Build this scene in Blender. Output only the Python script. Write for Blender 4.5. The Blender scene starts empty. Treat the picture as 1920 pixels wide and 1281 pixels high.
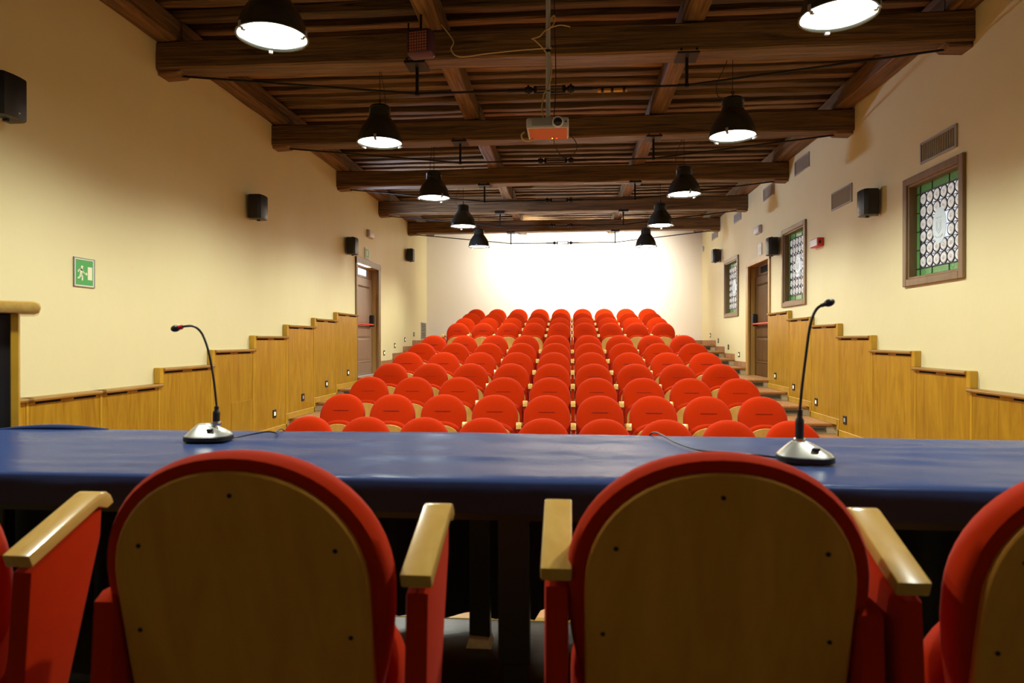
import bpy, bmesh, math, random
from mathutils import Vector, Matrix, noise
random.seed(7)
sc = bpy.context.scene
COL = sc.collection
R = math.radians

# ------------------------------------------------------------------ camera, world, exposure
EYE = 1.67
cam_d = bpy.data.cameras.new('camera'); cam = bpy.data.objects.new('camera', cam_d); COL.objects.link(cam)
cam.location = (0, 0, EYE)
cam.rotation_euler = (R(90) - 4 / 1280.0, 0, 0.086)
cam_d.sensor_width = 36; cam_d.lens = 24.0; cam_d.clip_start = 0.05; cam_d.clip_end = 200
cam_d.dof.use_dof = True; cam_d.dof.focus_distance = 9.0; cam_d.dof.aperture_fstop = 4.5
sc.camera = cam
w = bpy.data.worlds.new('world'); sc.world = w; w.use_nodes = True
w.node_tree.nodes['Background'].inputs[0].default_value = (0.55, 0.65, 0.9, 1)
w.node_tree.nodes['Background'].inputs[1].default_value = 0.05
sc.view_settings.view_transform = 'Standard'
try: sc.view_settings.look = 'None'
except Exception: pass
sc.view_settings.exposure = 0.0; sc.view_settings.gamma = 1.0; sc.view_settings.use_curve_mapping = False
LAMP = 300.0            # watts of each pendant lamp
SPOT = 1050.0            # watts of the floodlights behind the last beam
DAY = 130.0              # daylight through the transom of the left door

def area(name, loc, rot, size, sy, power, col):
    l = bpy.data.lights.new(name, 'AREA'); l.shape = 'RECTANGLE'; l.size = size; l.size_y = sy
    l.energy = power; l.color = col
    o = bpy.data.objects.new(name, l); COL.objects.link(o); o.location = loc; o.rotation_euler = rot
    return o
# daylight entering over the open leaf of the left door (beyond the opening, pointing into the hall)
area('daylight_door', (-4.03, 12.98, 3.02), (0, R(-122), 0), 0.14, 0.75, DAY, (0.50, 0.66, 1.0)).data.spread = R(120)

# ------------------------------------------------------------------ materials
def lin(c):
    return tuple((x / 255 / 12.92) if x / 255 <= 0.04045 else ((x / 255 + 0.055) / 1.055) ** 2.4 for x in c)
def base_mat(name):
    m = bpy.data.materials.new(name); m.use_nodes = True
    nt = m.node_tree; b = nt.nodes['Principled BSDF']
    return m, nt, b
def N(nt, t, **k):
    n = nt.nodes.new(t)
    for a, v in k.items(): setattr(n, a, v)
    return n
def mat(name, col, rough=0.5, metal=0.0, spec=0.5, var=0.0, scale=6.0, bump=0.0, bscale=40.0, sheen=0.0, rand=0.0, coat=0.0):
    m, nt, b = base_mat(name)
    b.inputs['Roughness'].default_value = rough; b.inputs['Metallic'].default_value = metal
    b.inputs['Specular IOR Level'].default_value = spec
    b.inputs['Sheen Weight'].default_value = sheen
    b.inputs['Coat Weight'].default_value = coat
    tc = N(nt, 'ShaderNodeTexCoord')
    nz = N(nt, 'ShaderNodeTexNoise'); nz.inputs['Scale'].default_value = scale; nz.inputs['Detail'].default_value = 5
    nt.links.new(tc.outputs['Object'], nz.inputs['Vector'])
    mx = N(nt, 'ShaderNodeMix', data_type='RGBA')
    mx.inputs[6].default_value = (*[c * (1 - var) for c in col], 1)
    mx.inputs[7].default_value = (*[min(1, c * (1 + var)) for c in col], 1)
    nt.links.new(nz.outputs['Fac'], mx.inputs[0])
    out = mx.outputs[2]
    if rand:
        oi = N(nt, 'ShaderNodeObjectInfo'); hs = N(nt, 'ShaderNodeHueSaturation')
        mr = N(nt, 'ShaderNodeMapRange'); mr.inputs[3].default_value = 1 - rand; mr.inputs[4].default_value = 1 + rand
        nt.links.new(oi.outputs['Random'], mr.inputs[0]); nt.links.new(mr.outputs[0], hs.inputs['Value'])
        nt.links.new(out, hs.inputs['Color']); out = hs.outputs['Color']
    nt.links.new(out, b.inputs['Base Color'])
    if bump:
        n2 = N(nt, 'ShaderNodeTexNoise'); n2.inputs['Scale'].default_value = bscale; n2.inputs['Detail'].default_value = 4
        nt.links.new(tc.outputs['Object'], n2.inputs['Vector'])
        bp = N(nt, 'ShaderNodeBump'); bp.inputs['Strength'].default_value = bump; bp.inputs['Distance'].default_value = 0.02
        nt.links.new(n2.outputs['Fac'], bp.inputs['Height']); nt.links.new(bp.outputs['Normal'], b.inputs['Normal'])
    return m
def wood(name, c1, c2, scl=(14, 14, 1.2), rough=0.4, bump=0.05, rand=0.06, dist=1.2, coat=0.0, spec=0.5):
    """grain stretched along the axis that has the small scale"""
    m, nt, b = base_mat(name)
    b.inputs['Roughness'].default_value = rough; b.inputs['Coat Weight'].default_value = coat
    b.inputs['Specular IOR Level'].default_value = spec
    tc = N(nt, 'ShaderNodeTexCoord'); mp = N(nt, 'ShaderNodeMapping'); mp.inputs['Scale'].default_value = scl
    oi = N(nt, 'ShaderNodeObjectInfo'); ad = N(nt, 'ShaderNodeVectorMath', operation='MULTIPLY_ADD')
    cx = N(nt, 'ShaderNodeCombineXYZ')
    for i in range(3): nt.links.new(oi.outputs['Random'], cx.inputs[i])
    ad.inputs[1].default_value = (7, 11, 5)
    nt.links.new(cx.outputs[0], ad.inputs[0]); nt.links.new(tc.outputs['Object'], ad.inputs[2])
    nt.links.new(ad.outputs[0], mp.inputs['Vector'])
    nz = N(nt, 'ShaderNodeTexNoise'); nz.inputs['Scale'].default_value = 1.0; nz.inputs['Detail'].default_value = 7
    nz.inputs['Distortion'].default_value = dist; nz.inputs['Roughness'].default_value = 0.6
    nt.links.new(mp.outputs[0], nz.inputs['Vector'])
    cr = N(nt, 'ShaderNodeValToRGB')
    cr.color_ramp.elements[0].position = 0.28; cr.color_ramp.elements[1].position = 0.72
    cr.color_ramp.elements[0].color = (*c1, 1); cr.color_ramp.elements[1].color = (*c2, 1)
    nt.links.new(nz.outputs['Fac'], cr.inputs[0])
    hs = N(nt, 'ShaderNodeHueSaturation'); mr = N(nt, 'ShaderNodeMapRange')
    mr.inputs[3].default_value = 1 - rand; mr.inputs[4].default_value = 1 + rand
    nt.links.new(oi.outputs['Random'], mr.inputs[0]); nt.links.new(mr.outputs[0], hs.inputs['Value'])
    nt.links.new(cr.outputs[0], hs.inputs['Color']); nt.links.new(hs.outputs[0], b.inputs['Base Color'])
    if bump:
        bp = N(nt, 'ShaderNodeBump'); bp.inputs['Strength'].default_value = bump; bp.inputs['Distance'].default_value = 0.02
        nt.links.new(nz.outputs['Fac'], bp.inputs['Height']); nt.links.new(bp.outputs['Normal'], b.inputs['Normal'])
    return m
def emit(name, col, s):
    m, nt, b = base_mat(name)
    b.inputs['Base Color'].default_value = (*col, 1)
    b.inputs['Emission Color'].default_value = (*col, 1); b.inputs['Emission Strength'].default_value = s
    return m
def plaster(name, c1, c2):
    m, nt, b = base_mat(name)
    b.inputs['Roughness'].default_value = 0.5; b.inputs['Specular IOR Level'].default_value = 0.35
    tc = N(nt, 'ShaderNodeTexCoord')
    n1 = N(nt, 'ShaderNodeTexNoise'); n1.inputs['Scale'].default_value = 0.9; n1.inputs['Detail'].default_value = 8
    n1.inputs['Roughness'].default_value = 0.6
    mp = N(nt, 'ShaderNodeMapping'); mp.inputs['Scale'].default_value = (1, 1, 0.55)
    nt.links.new(tc.outputs['Object'], mp.inputs[0]); nt.links.new(mp.outputs[0], n1.inputs['Vector'])
    mx = N(nt, 'ShaderNodeMix', data_type='RGBA'); mx.inputs[6].default_value = (*c1, 1); mx.inputs[7].default_value = (*c2, 1)
    nt.links.new(n1.outputs['Fac'], mx.inputs[0]); nt.links.new(mx.outputs[2], b.inputs['Base Color'])
    n2 = N(nt, 'ShaderNodeTexNoise'); n2.inputs['Scale'].default_value = 9; n2.inputs['Detail'].default_value = 6
    nt.links.new(tc.outputs['Object'], n2.inputs['Vector'])
    bp = N(nt, 'ShaderNodeBump'); bp.inputs['Strength'].default_value = 0.12; bp.inputs['Distance'].default_value = 0.02
    nt.links.new(n2.outputs['Fac'], bp.inputs['Height']); nt.links.new(bp.outputs['Normal'], b.inputs['Normal'])
    mr = N(nt, 'ShaderNodeMapRange'); mr.inputs[1].default_value = 0.35; mr.inputs[2].default_value = 0.7
    mr.inputs[3].default_value = 0.62; mr.inputs[4].default_value = 0.38
    nt.links.new(n1.outputs['Fac'], mr.inputs[0]); nt.links.new(mr.outputs[0], b.inputs['Roughness'])
    return m

M = {}
M['plaster'] = plaster('warm_plaster', (0.70, 0.63, 0.35), (0.76, 0.70, 0.41))
M['plaster_back'] = plaster('pale_plaster', (0.74, 0.68, 0.57), (0.80, 0.75, 0.64))
M['old_wood'] = wood('old_dark_wood', (0.030, 0.016, 0.0055), (0.29, 0.155, 0.052), (1.0, 22, 22), 0.55, 0.9, 0.25, 1.0, 0, 0.4)
M['old_wood_y'] = wood('old_dark_wood_lengthwise', (0.034, 0.018, 0.006), (0.29, 0.155, 0.054), (22, 1.0, 22), 0.55, 0.9, 0.2, 1.0, 0, 0.4)
M['deck'] = wood('dark_ceiling_boards', (0.03, 0.014, 0.006), (0.085, 0.042, 0.017), (1.2, 9, 9), 0.75, 0.2, 0, 0.8, 0, 0.2)
M['panel'] = wood('honey_veneer', (0.28, 0.125, 0.004), (0.47, 0.265, 0.014), (6, 6, 0.7), 0.36, 0.03, 0.10, 3.0)
M['trim_wood'] = wood('yellow_wood_trim', (0.42, 0.23, 0.012), (0.54, 0.31, 0.024), (6, 6, 3), 0.35, 0.02, 0.05, 1.0)
M['cap_wood'] = wood('brown_yellow_cap', (0.26, 0.125, 0.018), (0.36, 0.185, 0.032), (8, 2, 8), 0.35, 0.02, 0.05, 1.0)
M['arm_wood'] = wood('lacquered_beech', (0.56, 0.33, 0.075), (0.68, 0.43, 0.12), (26, 5, 26), 0.22, 0.02, 0.05, 0.8, 0.3)
M['ply'] = wood('beech_plywood', (0.50, 0.27, 0.045), (0.60, 0.35, 0.075), (14, 14, 1.3), 0.4, 0.02, 0.04, 0.8)
M['ply_dark'] = wood('walnut_stained_plywood', (0.56, 0.255, 0.032), (0.70, 0.345, 0.058), (16, 16, 1.0), 0.42, 0.03, 0.03, 0.7)
M['red'] = mat('red_wool_fabric', (0.44, 0.023, 0.0006), 0.95, 0, 0.05, 0.08, 30, 0.06, 260, 0.06, 0.03)
M['red_dark'] = mat('red_crease_shade_and_mat', (0.27, 0.014, 0.002), 0.9, 0, 0.2, 0.05, 30, 0, 40, 0.1)  # darker red for the shaded crease of the backs; also the lectern mat
M['black'] = mat('black_plastic', (0.012, 0.012, 0.012), 0.4, 0, 0.5, 0.2, 20, 0.03, 120)
M['black_metal'] = mat('black_enamel', (0.026, 0.028, 0.022), 0.26, 0, 0.6, 0.2, 12)
M['dark_iron'] = mat('dark_iron', (0.018, 0.016, 0.014), 0.55, 0.6, 0.5, 0.3, 20, 0.1, 60)
M['chrome'] = mat('bright_metal', (0.62, 0.62, 0.60), 0.25, 1.0, 0.5, 0.05, 10)
M['silver'] = mat('silver_paint', (0.62, 0.61, 0.54), 0.3, 0.6, 0.5, 0.06, 10)
M['alu'] = mat('grey_aluminium', (0.36, 0.36, 0.36), 0.4, 0.4, 0.5, 0.08, 10)
M['white'] = mat('white_plastic', (0.72, 0.72, 0.70), 0.4, 0, 0.5, 0.04, 10)
M['grey_white'] = mat('greyish_plastic', (0.45, 0.45, 0.46), 0.4, 0, 0.5, 0.04, 10)
M['orange'] = mat('orange_plastic', (0.55, 0.15, 0.055), 0.45, 0, 0.4, 0.05, 10)
M['red_plastic'] = mat('red_plastic', (0.60, 0.02, 0.015), 0.35, 0, 0.5, 0.05, 10)
M['green'] = mat('green_sign_print', (0.08, 0.36, 0.10), 0.45, 0, 0.4, 0.04, 8)
M['cream'] = mat('cream_print', (0.78, 0.78, 0.55), 0.5, 0, 0.4, 0.02, 8)
M['cloth'] = mat('blue_satin_cloth', (0.037, 0.058, 0.155), 0.26, 0, 0.5, 0.12, 5, 0.10, 14, 0.0)
M['cloth'].node_tree.nodes['Principled BSDF'].inputs['IOR'].default_value = 1.085
M['skirt'] = mat('shaded_skirt_cloth', (0.010, 0.012, 0.028), 0.7, 0, 0.3, 0.1, 10, 0.1, 60, 0.1)  # backlit shade of the hanging cloth put into a near-black colour
M['terracotta'] = mat('terracotta_tile', (0.42, 0.20, 0.075), 0.5, 0, 0.4, 0.22, 9, 0.08, 50, 0, 0.10)
M['nosing'] = mat('terracotta_nosing', (0.40, 0.165, 0.045), 0.45, 0, 0.4, 0.15, 9, 0.05, 50, 0, 0.06)
M['riser'] = mat('beige_riser_stone', (0.55, 0.46, 0.28), 0.6, 0, 0.4, 0.12, 9, 0.05, 40)
M['brick_tile'] = mat('brown_skirting_tile', (0.34, 0.165, 0.075), 0.55, 0, 0.4, 0.25, 20, 0.1, 60, 0, 0.15)
M['grille'] = mat('grey_green_grille', (0.20, 0.20, 0.14), 0.45, 0.3, 0.5, 0.1, 20)
M['gap_shade'] = mat('painted_recess_shade', (0.015, 0.013, 0.01), 0.9, 0, 0.1, 0.1, 10)  # near-black colour stands in for shade inside slots, vents and dark openings
M['vent_slat'] = mat('vent_slat_metal', (0.42, 0.39, 0.30), 0.45, 0.2, 0.5, 0.1, 20)
M['door_wood'] = wood('dark_walnut_door', (0.060, 0.027, 0.006), (0.15, 0.070, 0.015), (14, 14, 1.0), 0.6, 0.05, 0.03, 1.6, 0, 0.15)
M['door_grey'] = wood('greyed_walnut_door', (0.20, 0.125, 0.085), (0.32, 0.205, 0.135), (14, 14, 1.0), 0.32, 0.05, 0.03, 1.6)
M['frame_wood'] = wood('brown_oak_frame', (0.16, 0.095, 0.04), (0.25, 0.155, 0.07), (12, 12, 1.5), 0.4, 0.03, 0.04, 1.0)
M['jamb_wood'] = wood('light_jamb_wood', (0.34, 0.19, 0.045), (0.46, 0.275, 0.075), (12, 12, 1.2), 0.4, 0.03, 0.04, 1.0)
M['lead'] = mat('lead_came', (0.05, 0.05, 0.05), 0.5, 0.5, 0.5, 0.1, 20)
M['stage'] = mat('dark_stage_floor', (0.035, 0.028, 0.020), 0.35, 0, 0.4, 0.2, 12, 0.05, 30)
M['brass'] = mat('brass_tube', (0.62, 0.36, 0.08), 0.35, 0.6, 0.5, 0.1, 20)
M['cable'] = mat('cream_cable', (0.52, 0.38, 0.16), 0.5, 0, 0.4, 0.05, 20)
M['pale_foot'] = mat('pale_foot_rubber', (0.78, 0.74, 0.62), 0.6, 0, 0.3, 0.25, 60)
M['lamp'] = emit('lamp_glass', (1.0, 0.98, 0.86), 14.0)
M['flood'] = emit('flood_glass', (1.0, 0.97, 0.88), 10.0)
M['glow'] = emit('step_light_glow', (1.0, 0.86, 0.55), 1.1)
M['led_red'] = emit('red_led', (1.0, 0.05, 0.03), 3.0)
M['led_yellow'] = emit('yellow_led', (1.0, 0.7, 0.05), 3.0)
M['sky'] = emit('daylight_glass', (0.55, 0.75, 1.0), 1.3)
M['heater'] = mat('heater_reflector', (0.75, 0.26, 0.18), 0.4, 0.1, 0.5, 0.15, 20)
M['heater_body'] = mat('heater_housing', (0.08, 0.028, 0.055), 0.45, 0.1, 0.5, 0.1, 20)
def glassy(name, col, rough, trans, em=0.0):
    m, nt, b = base_mat(name)
    b.inputs['Base Color'].default_value = (*col, 1); b.inputs['Roughness'].default_value = rough
    b.inputs['Transmission Weight'].default_value = trans; b.inputs['IOR'].default_value = 1.45
    nz = N(nt, 'ShaderNodeTexNoise'); nz.inputs['Scale'].default_value = 45; tc = N(nt, 'ShaderNodeTexCoord')
    nt.links.new(tc.outputs['Object'], nz.inputs['Vector'])
    bp = N(nt, 'ShaderNodeBump'); bp.inputs['Strength'].default_value = 0.25; bp.inputs['Distance'].default_value = 0.01
    nt.links.new(nz.outputs['Fac'], bp.inputs['Height']); nt.links.new(bp.outputs['Normal'], b.inputs['Normal'])
    if em:
        b.inputs['Emission Color'].default_value = (*col, 1); b.inputs['Emission Strength'].default_value = em
    return m
M['pane'] = glassy('milky_lit_glass', (0.66, 0.67, 0.72), 0.25, 0.0, 0.85)
M['green_glass'] = glassy('green_cathedral_glass', (0.09, 0.27, 0.075), 0.2, 0.0, 0.12)
M['roundel'] = glassy('clear_roundel_glass', (0.86, 0.86, 0.82), 0.06, 0.65, 0.08)
M['medal'] = glassy('pale_blue_medallion', (0.52, 0.62, 0.66), 0.3, 0.0, 0.35)
M['medal_ink'] = glassy('medallion_tracery', (0.50, 0.53, 0.48), 0.35, 0.0, 0.2)
M['lens'] = mat('dark_lens_glass', (0.01, 0.012, 0.015), 0.05, 0, 0.8, 0.1, 10, 0, 40, 0, 0, 1.0)

# ------------------------------------------------------------------ mesh helpers
def bx(bm, x0, y0, z0, x1, y1, z1, bev=0.0, seg=1):
    if x0 > x1: x0, x1 = x1, x0
    if y0 > y1: y0, y1 = y1, y0
    if z0 > z1: z0, z1 = z1, z0
    r = bmesh.ops.create_cube(bm, size=1.0)
    vs = r['verts']
    for v in vs:
        v.co = Vector((x0 + (v.co.x + .5) * (x1 - x0), y0 + (v.co.y + .5) * (y1 - y0), z0 + (v.co.z + .5) * (z1 - z0)))
    if bev > 0:
        es = list({e for v in vs for e in v.link_edges})
        bmesh.ops.bevel(bm, geom=es, offset=bev, segments=seg, affect='EDGES', profile=0.5)
    return bm
def prism(bm, pts, axis, a0, a1, bev=0.0, seg=1):
    """polygon pts in the plane across axis ('x': (y,z), 'y': (x,z), 'z': (x,y)), extruded a0..a1"""
    def P(p, a):
        return {'x': (a, p[0], p[1]), 'y': (p[0], a, p[1]), 'z': (p[0], p[1], a)}[axis]
    A = [bm.verts.new(P(p, a0)) for p in pts]; B = [bm.verts.new(P(p, a1)) for p in pts]
    n = len(pts); fs = [bm.faces.new(A), bm.faces.new(list(reversed(B)))]
    for i in range(n): fs.append(bm.faces.new((A[i], B[i], B[(i + 1) % n], A[(i + 1) % n])))
    bmesh.ops.recalc_face_normals(bm, faces=fs)
    if bev > 0:
        es = list({e for f in fs[:2] for e in f.edges})
        bmesh.ops.bevel(bm, geom=es, offset=bev, segments=seg, affect='EDGES', profile=0.5)
    return bm
def rings(bm, rs, cap0=True, cap1=True):
    """loft through rings of equal point count"""
    V = [[bm.verts.new(p) for p in r] for r in rs]; n = len(rs[0]); fs = []
    for a, b in zip(V, V[1:]):
        for i in range(n): fs.append(bm.faces.new((a[i], a[(i + 1) % n], b[(i + 1) % n], b[i])))
    if cap0: fs.append(bm.faces.new(list(reversed(V[0]))))
    if cap1: fs.append(bm.faces.new(V[-1]))
    bmesh.ops.recalc_face_normals(bm, faces=fs)
    return bm
def lathe(bm, prof, segs=32, c=(0, 0, 0), axis='z', cap0=True, cap1=True):
    rs = []
    for r, h in prof:
        ring = []
        for i in range(segs):
            t = 2 * math.pi * i / segs; a, b = r * math.cos(t), r * math.sin(t)
            p = {'z': (a, b, h), 'x': (h, a, b), 'y': (a, h, b)}[axis]
            ring.append((p[0] + c[0], p[1] + c[1], p[2] + c[2]))
        rs.append(ring)
    return rings(bm, rs, cap0, cap1)
def tube(bm, pts, r, segs=8, sub=0):
    P = [Vector(p) for p in pts]
    if sub:
        Q = []
        for i in range(len(P) - 1):
            p0 = P[max(0, i - 1)]; p1 = P[i]; p2 = P[i + 1]; p3 = P[min(len(P) - 1, i + 2)]
            for k in range(sub):
                t = k / sub
                Q.append(0.5 * ((2 * p1) + (p2 - p0) * t + (2 * p0 - 5 * p1 + 4 * p2 - p3) * t * t + (3 * p1 - p0 - 3 * p2 + p3) * t ** 3))
        Q.append(P[-1]); P = Q
    rs = []; up = None
    for i, p in enumerate(P):
        d = (P[min(i + 1, len(P) - 1)] - P[max(i - 1, 0)]).normalized()
        if up is None:
            up = d.orthogonal().normalized()
        else:
            up = (up - d * up.dot(d)).normalized()
        s = d.cross(up); rr = r(i / (len(P) - 1)) if callable(r) else r
        rs.append([p + rr * (math.cos(2 * math.pi * k / segs) * up + math.sin(2 * math.pi * k / segs) * s) for k in range(segs)])
    return rings(bm, rs)
def ell(bm, c, rx, ry, rz, u=16, v=10, rot=None):
    r = bmesh.ops.create_uvsphere(bm, u_segments=u, v_segments=v, radius=1.0)
    for vv in r['verts']:
        p = Vector((vv.co.x * rx, vv.co.y * ry, vv.co.z * rz))
        if rot: p = rot @ p
        vv.co = p + Vector(c)
    return bm
def mesh_of(bm, name, m, smooth=False, ang=40):
    me = bpy.data.meshes.new(name); bm.to_mesh(me); bm.free(); me.materials.append(m)
    if smooth:
        for p in me.polygons: p.use_smooth = True
        try: me.set_sharp_from_angle(angle=R(ang))
        except Exception: pass
    return me
def put(name, me, parent=None, loc=(0, 0, 0), rot=(0, 0, 0), scale=None):
    o = bpy.data.objects.new(name, me); COL.objects.link(o); o.location = loc; o.rotation_euler = rot
    if scale: o.scale = scale
    if parent: o.parent = parent
    return o
def ob(name, bm, m, parent=None, smooth=False, loc=(0, 0, 0), rot=(0, 0, 0), ang=40):
    return put(name, mesh_of(bm, name, m, smooth, ang), parent, loc, rot)
def tag(o, label=None, cat=None, group=None, kind=None):
    if label: o['label'] = label
    if cat: o['category'] = cat
    if group: o['group'] = group
    if kind: o['kind'] = kind
    return o
def thing(name, label, cat, loc=(0, 0, 0), rz=0, group=None):
    o = bpy.data.objects.new(name, None); COL.objects.link(o); o.location = loc; o.rotation_euler = (0, 0, rz)
    o.empty_display_size = 0.1
    return tag(o, label, cat, group)
def BM(): return bmesh.new()
def spot(name, loc, rot, power, cone, blend, rad, col, parent):
    l = bpy.data.lights.new(name, 'SPOT'); l.energy = power; l.spot_size = R(cone); l.spot_blend = blend
    l.shadow_soft_size = rad; l.color = col
    o = bpy.data.objects.new(name, l); COL.objects.link(o); o.location = loc; o.rotation_euler = rot; o.parent = parent
    return o
def copy_tree(o, parent=None):
    c = o.copy(); COL.objects.link(c); c.parent = parent
    for ch in list(o.children): copy_tree(ch, c)
    return c
ORD = ['first', 'second', 'third', 'fourth', 'fifth', 'sixth', 'seventh', 'eighth', 'ninth', 'tenth', 'eleventh']

# ------------------------------------------------------------------ the room shell
WL, WR, YB, YF, TOP = -4.025, 3.541, 18.9, -2.6, 4.93
D0, D1 = 12.50, 14.03                       # both doors
AISLE = 0.95
def wall_holes(bm, xin, xout, y0, y1, z0, z1, holes):
    ys = sorted({y0, y1, *[h[0] for h in holes], *[h[1] for h in holes]})
    zs = sorted({z0, z1, *[h[2] for h in holes], *[h[3] for h in holes]})
    for a, b in zip(ys, ys[1:]):
        run = None
        for c, d in zip(zs, zs[1:]):
            my, mz = (a + b) / 2, (c + d) / 2
            hole = any(h[0] < my < h[1] and h[2] < mz < h[3] for h in holes)
            if not hole:
                if run is None: run = [c, d]
                else: run[1] = d
            if hole and run: bx(bm, xin, a, run[0], xout, b, run[1]); run = None
        if run: bx(bm, xin, a, run[0], xout, b, run[1])
DOORTOP = AISLE + 2.21
WIN = [(6.47, 7.59, 0.553 + EYE, 1.685 + EYE), (10.63, 11.79, 0.53 + EYE, 1.815 + EYE), (14.80, 16.11, 0.495 + EYE, 1.795 + EYE)]
FR = 0.075
b = BM(); wall_holes(b, WL, WL - 0.5, YF, YB, 0, TOP, [(D0, D1, AISLE, DOORTOP)])
wall_left = tag(ob('wall_left', b, M['plaster']), kind='structure')
b = BM(); wall_holes(b, WR, WR + 0.5, YF, YB, 0, TOP, [(D0, D1, AISLE, DOORTOP)] + [(w0 + .03, w1 - .03, z0 + .03, z1 - .03) for w0, w1, z0, z1 in WIN])
wall_right = tag(ob('wall_right', b, M['plaster']), kind='structure')
b = BM(); bx(b, WL - .5, YB, 0, WR + .5, YB + .3, TOP)
wall_back = tag(ob('wall_back', b, M['plaster_back']), kind='structure')
b = BM(); bx(b, WL, YB - .045, 1.5, -1.31, YB, TOP)
ob('plaster_slab', b, M['plaster_back'], wall_back)
b = BM(); bx(b, WL - .5, YF - .3, 0, WR + .5, YF, TOP)
tag(ob('wall_front', b, M['plaster']), kind='structure')

# floor with its stage and stepped tiers
b = BM(); bx(b, WL - .5, YF, -0.2, WR + .5, YB, 0.0)
floor = tag(ob('floor', b, M['terracotta']), kind='structure')
STAGE = 0.54
b = BM(); bx(b, WL, YF, 0, WR, 2.74, STAGE); bx(b, WL, 2.74, 0, -1.75, 3.9, STAGE)
st = ob('stage_platform', b, M['stage'], floor)
b = BM(); bx(b, -1.75, 2.725, STAGE - .04, WR, 2.765, STAGE + .003, 0.004)
ob('stage_edging', b, M['trim_wood'], st)
# tiers: (front edge y, z)
NOSE = [(6.51 + .993 * i, 0.135 * (i + 1)) for i in range(6)] + [(12.50, AISLE)] + [(14.18, 1.10), (15.16, 1.245), (16.14, 1.39), (17.12, 1.535)]
def floor_z(y):
    z = 0.0
    for a, h in NOSE:
        if y >= a: z = h
    return z
for i, (y, z) in enumerate(NOSE):
    ye = NOSE[i + 1][0] if i + 1 < len(NOSE) else YB
    zp = NOSE[i - 1][1] if i else 0.0
    b = BM(); bx(b, WL, y + .012, zp, WR, ye + .012 if i + 1 < len(NOSE) else YB, z - .028)
    s = ob('step', b, M['riser'], floor)
    # terracotta tread tiles laid in both side aisles (each its own piece), plain tread between
    b = BM(); bx(b, -2.83, y + .05, z - .03, 2.33, ye + .012 if i + 1 < len(NOSE) else YB, z)
    ob('tread', b, M['terracotta'], s)
    for xa, xb in ((WL + .004, -2.834), (2.334, WR - .004)):
        n = 4
        for k in range(n):
            u0 = xa + (xb - xa) * k / n; u1 = xa + (xb - xa) * (k + 1) / n
            b = BM(); bx(b, u0 + .003, y + .055, z - .03, u1 - .003, ye + .008 if i + 1 < len(NOSE) else YB, z - random.random() * .0015)
            ob('tread_tile', b, M['terracotta'], s)
            b = BM(); bx(b, u0 + .002, y - .022, z - .032, u1 - .002, y + .052, z + .001, 0.006)
            ob('nosing_tile', b, M['nosing'], s)
        # ventilation grille set in the riser
        gx0, gx1 = (xa + .12, xb - .25) if xa < 0 else (xa + .25, xb - .12)
        if i >= 1:
            b = BM(); h0, h1 = zp + .025, z - .045
            bx(b, gx0, y - .002, h0, gx1, y + .02, h0 + .009); bx(b, gx0, y - .002, h1 - .009, gx1, y + .02, h1)
            bx(b, gx0, y - .002, h0, gx0 + .012, y + .02, h1); bx(b, gx1 - .012, y - .002, h0, gx1, y + .02, h1)
            bx(b, (gx0 + gx1) / 2 - .006, y - .001, h0, (gx0 + gx1) / 2 + .006, y + .02, h1)
            nn = 4
            for q in range(1, nn): bx(b, gx0, y + .001, h0 + (h1 - h0) * q / nn - .003, gx1, y + .018, h0 + (h1 - h0) * q / nn + .003)
            ob('riser_grille', b, M['grille'], s)
            b = BM(); bx(b, gx0 + .01, y + .0085, h0 + .005, gx1 - .01, y + .0118, h1 - .005); ob('grille_shade', b, M['gap_shade'], s)  # dark sheet painted for the shade behind the bars
    b = BM(); bx(b, -2.83, y - .022, z - .032, 2.33, y + .052, z + .001, 0.006); ob('nosing', b, M['nosing'], s)

# skirting tiles of the upper steps along both walls and the back wall
for side, xw in ((-1, WL), (1, WR)):
    bs = BM(); bx(bs, xw, D1 + .12, AISLE, xw - side * .004, YB, AISLE + .004)
    sk = tag(ob('baseboard_left' if side < 0 else 'baseboard_right', bs, M['riser']), kind='structure')
    for i, (y, z) in enumerate(NOSE[6:], 6):
        ya = max(y, D1 + .12); ye = NOSE[i + 1][0] if i + 1 < len(NOSE) else YB
        n = max(1, round((ye - ya) / .16))
        if i == 6: n = 1
        for k in range(n):
            a0 = ya + (ye - ya) * k / n; a1 = ya + (ye - ya) * (k + 1) / n
            b = BM(); bx(b, xw, a0 + .003, z + .001, xw - side * .014, a1 - .003, z + .112 - random.random() * .002, .003)
            ob('skirting_tile', b, M['brick_tile'], sk)
bs = BM(); bx(bs, WL, YB - .05, 1.535, WR, YB - .046, 1.54)
sk = tag(ob('baseboard_back', bs, M['riser']), kind='structure')
n = 40
for k in range(n):
    a0 = WL + (WR - WL) * k / n; a1 = WL + (WR - WL) * (k + 1) / n
    b = BM(); bx(b, a0 + .003, YB - .062, 1.537, a1 - .003, YB - .046, 1.535 + .112, .003)
    ob('skirting_tile', b, M['brick_tile'], sk)

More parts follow.
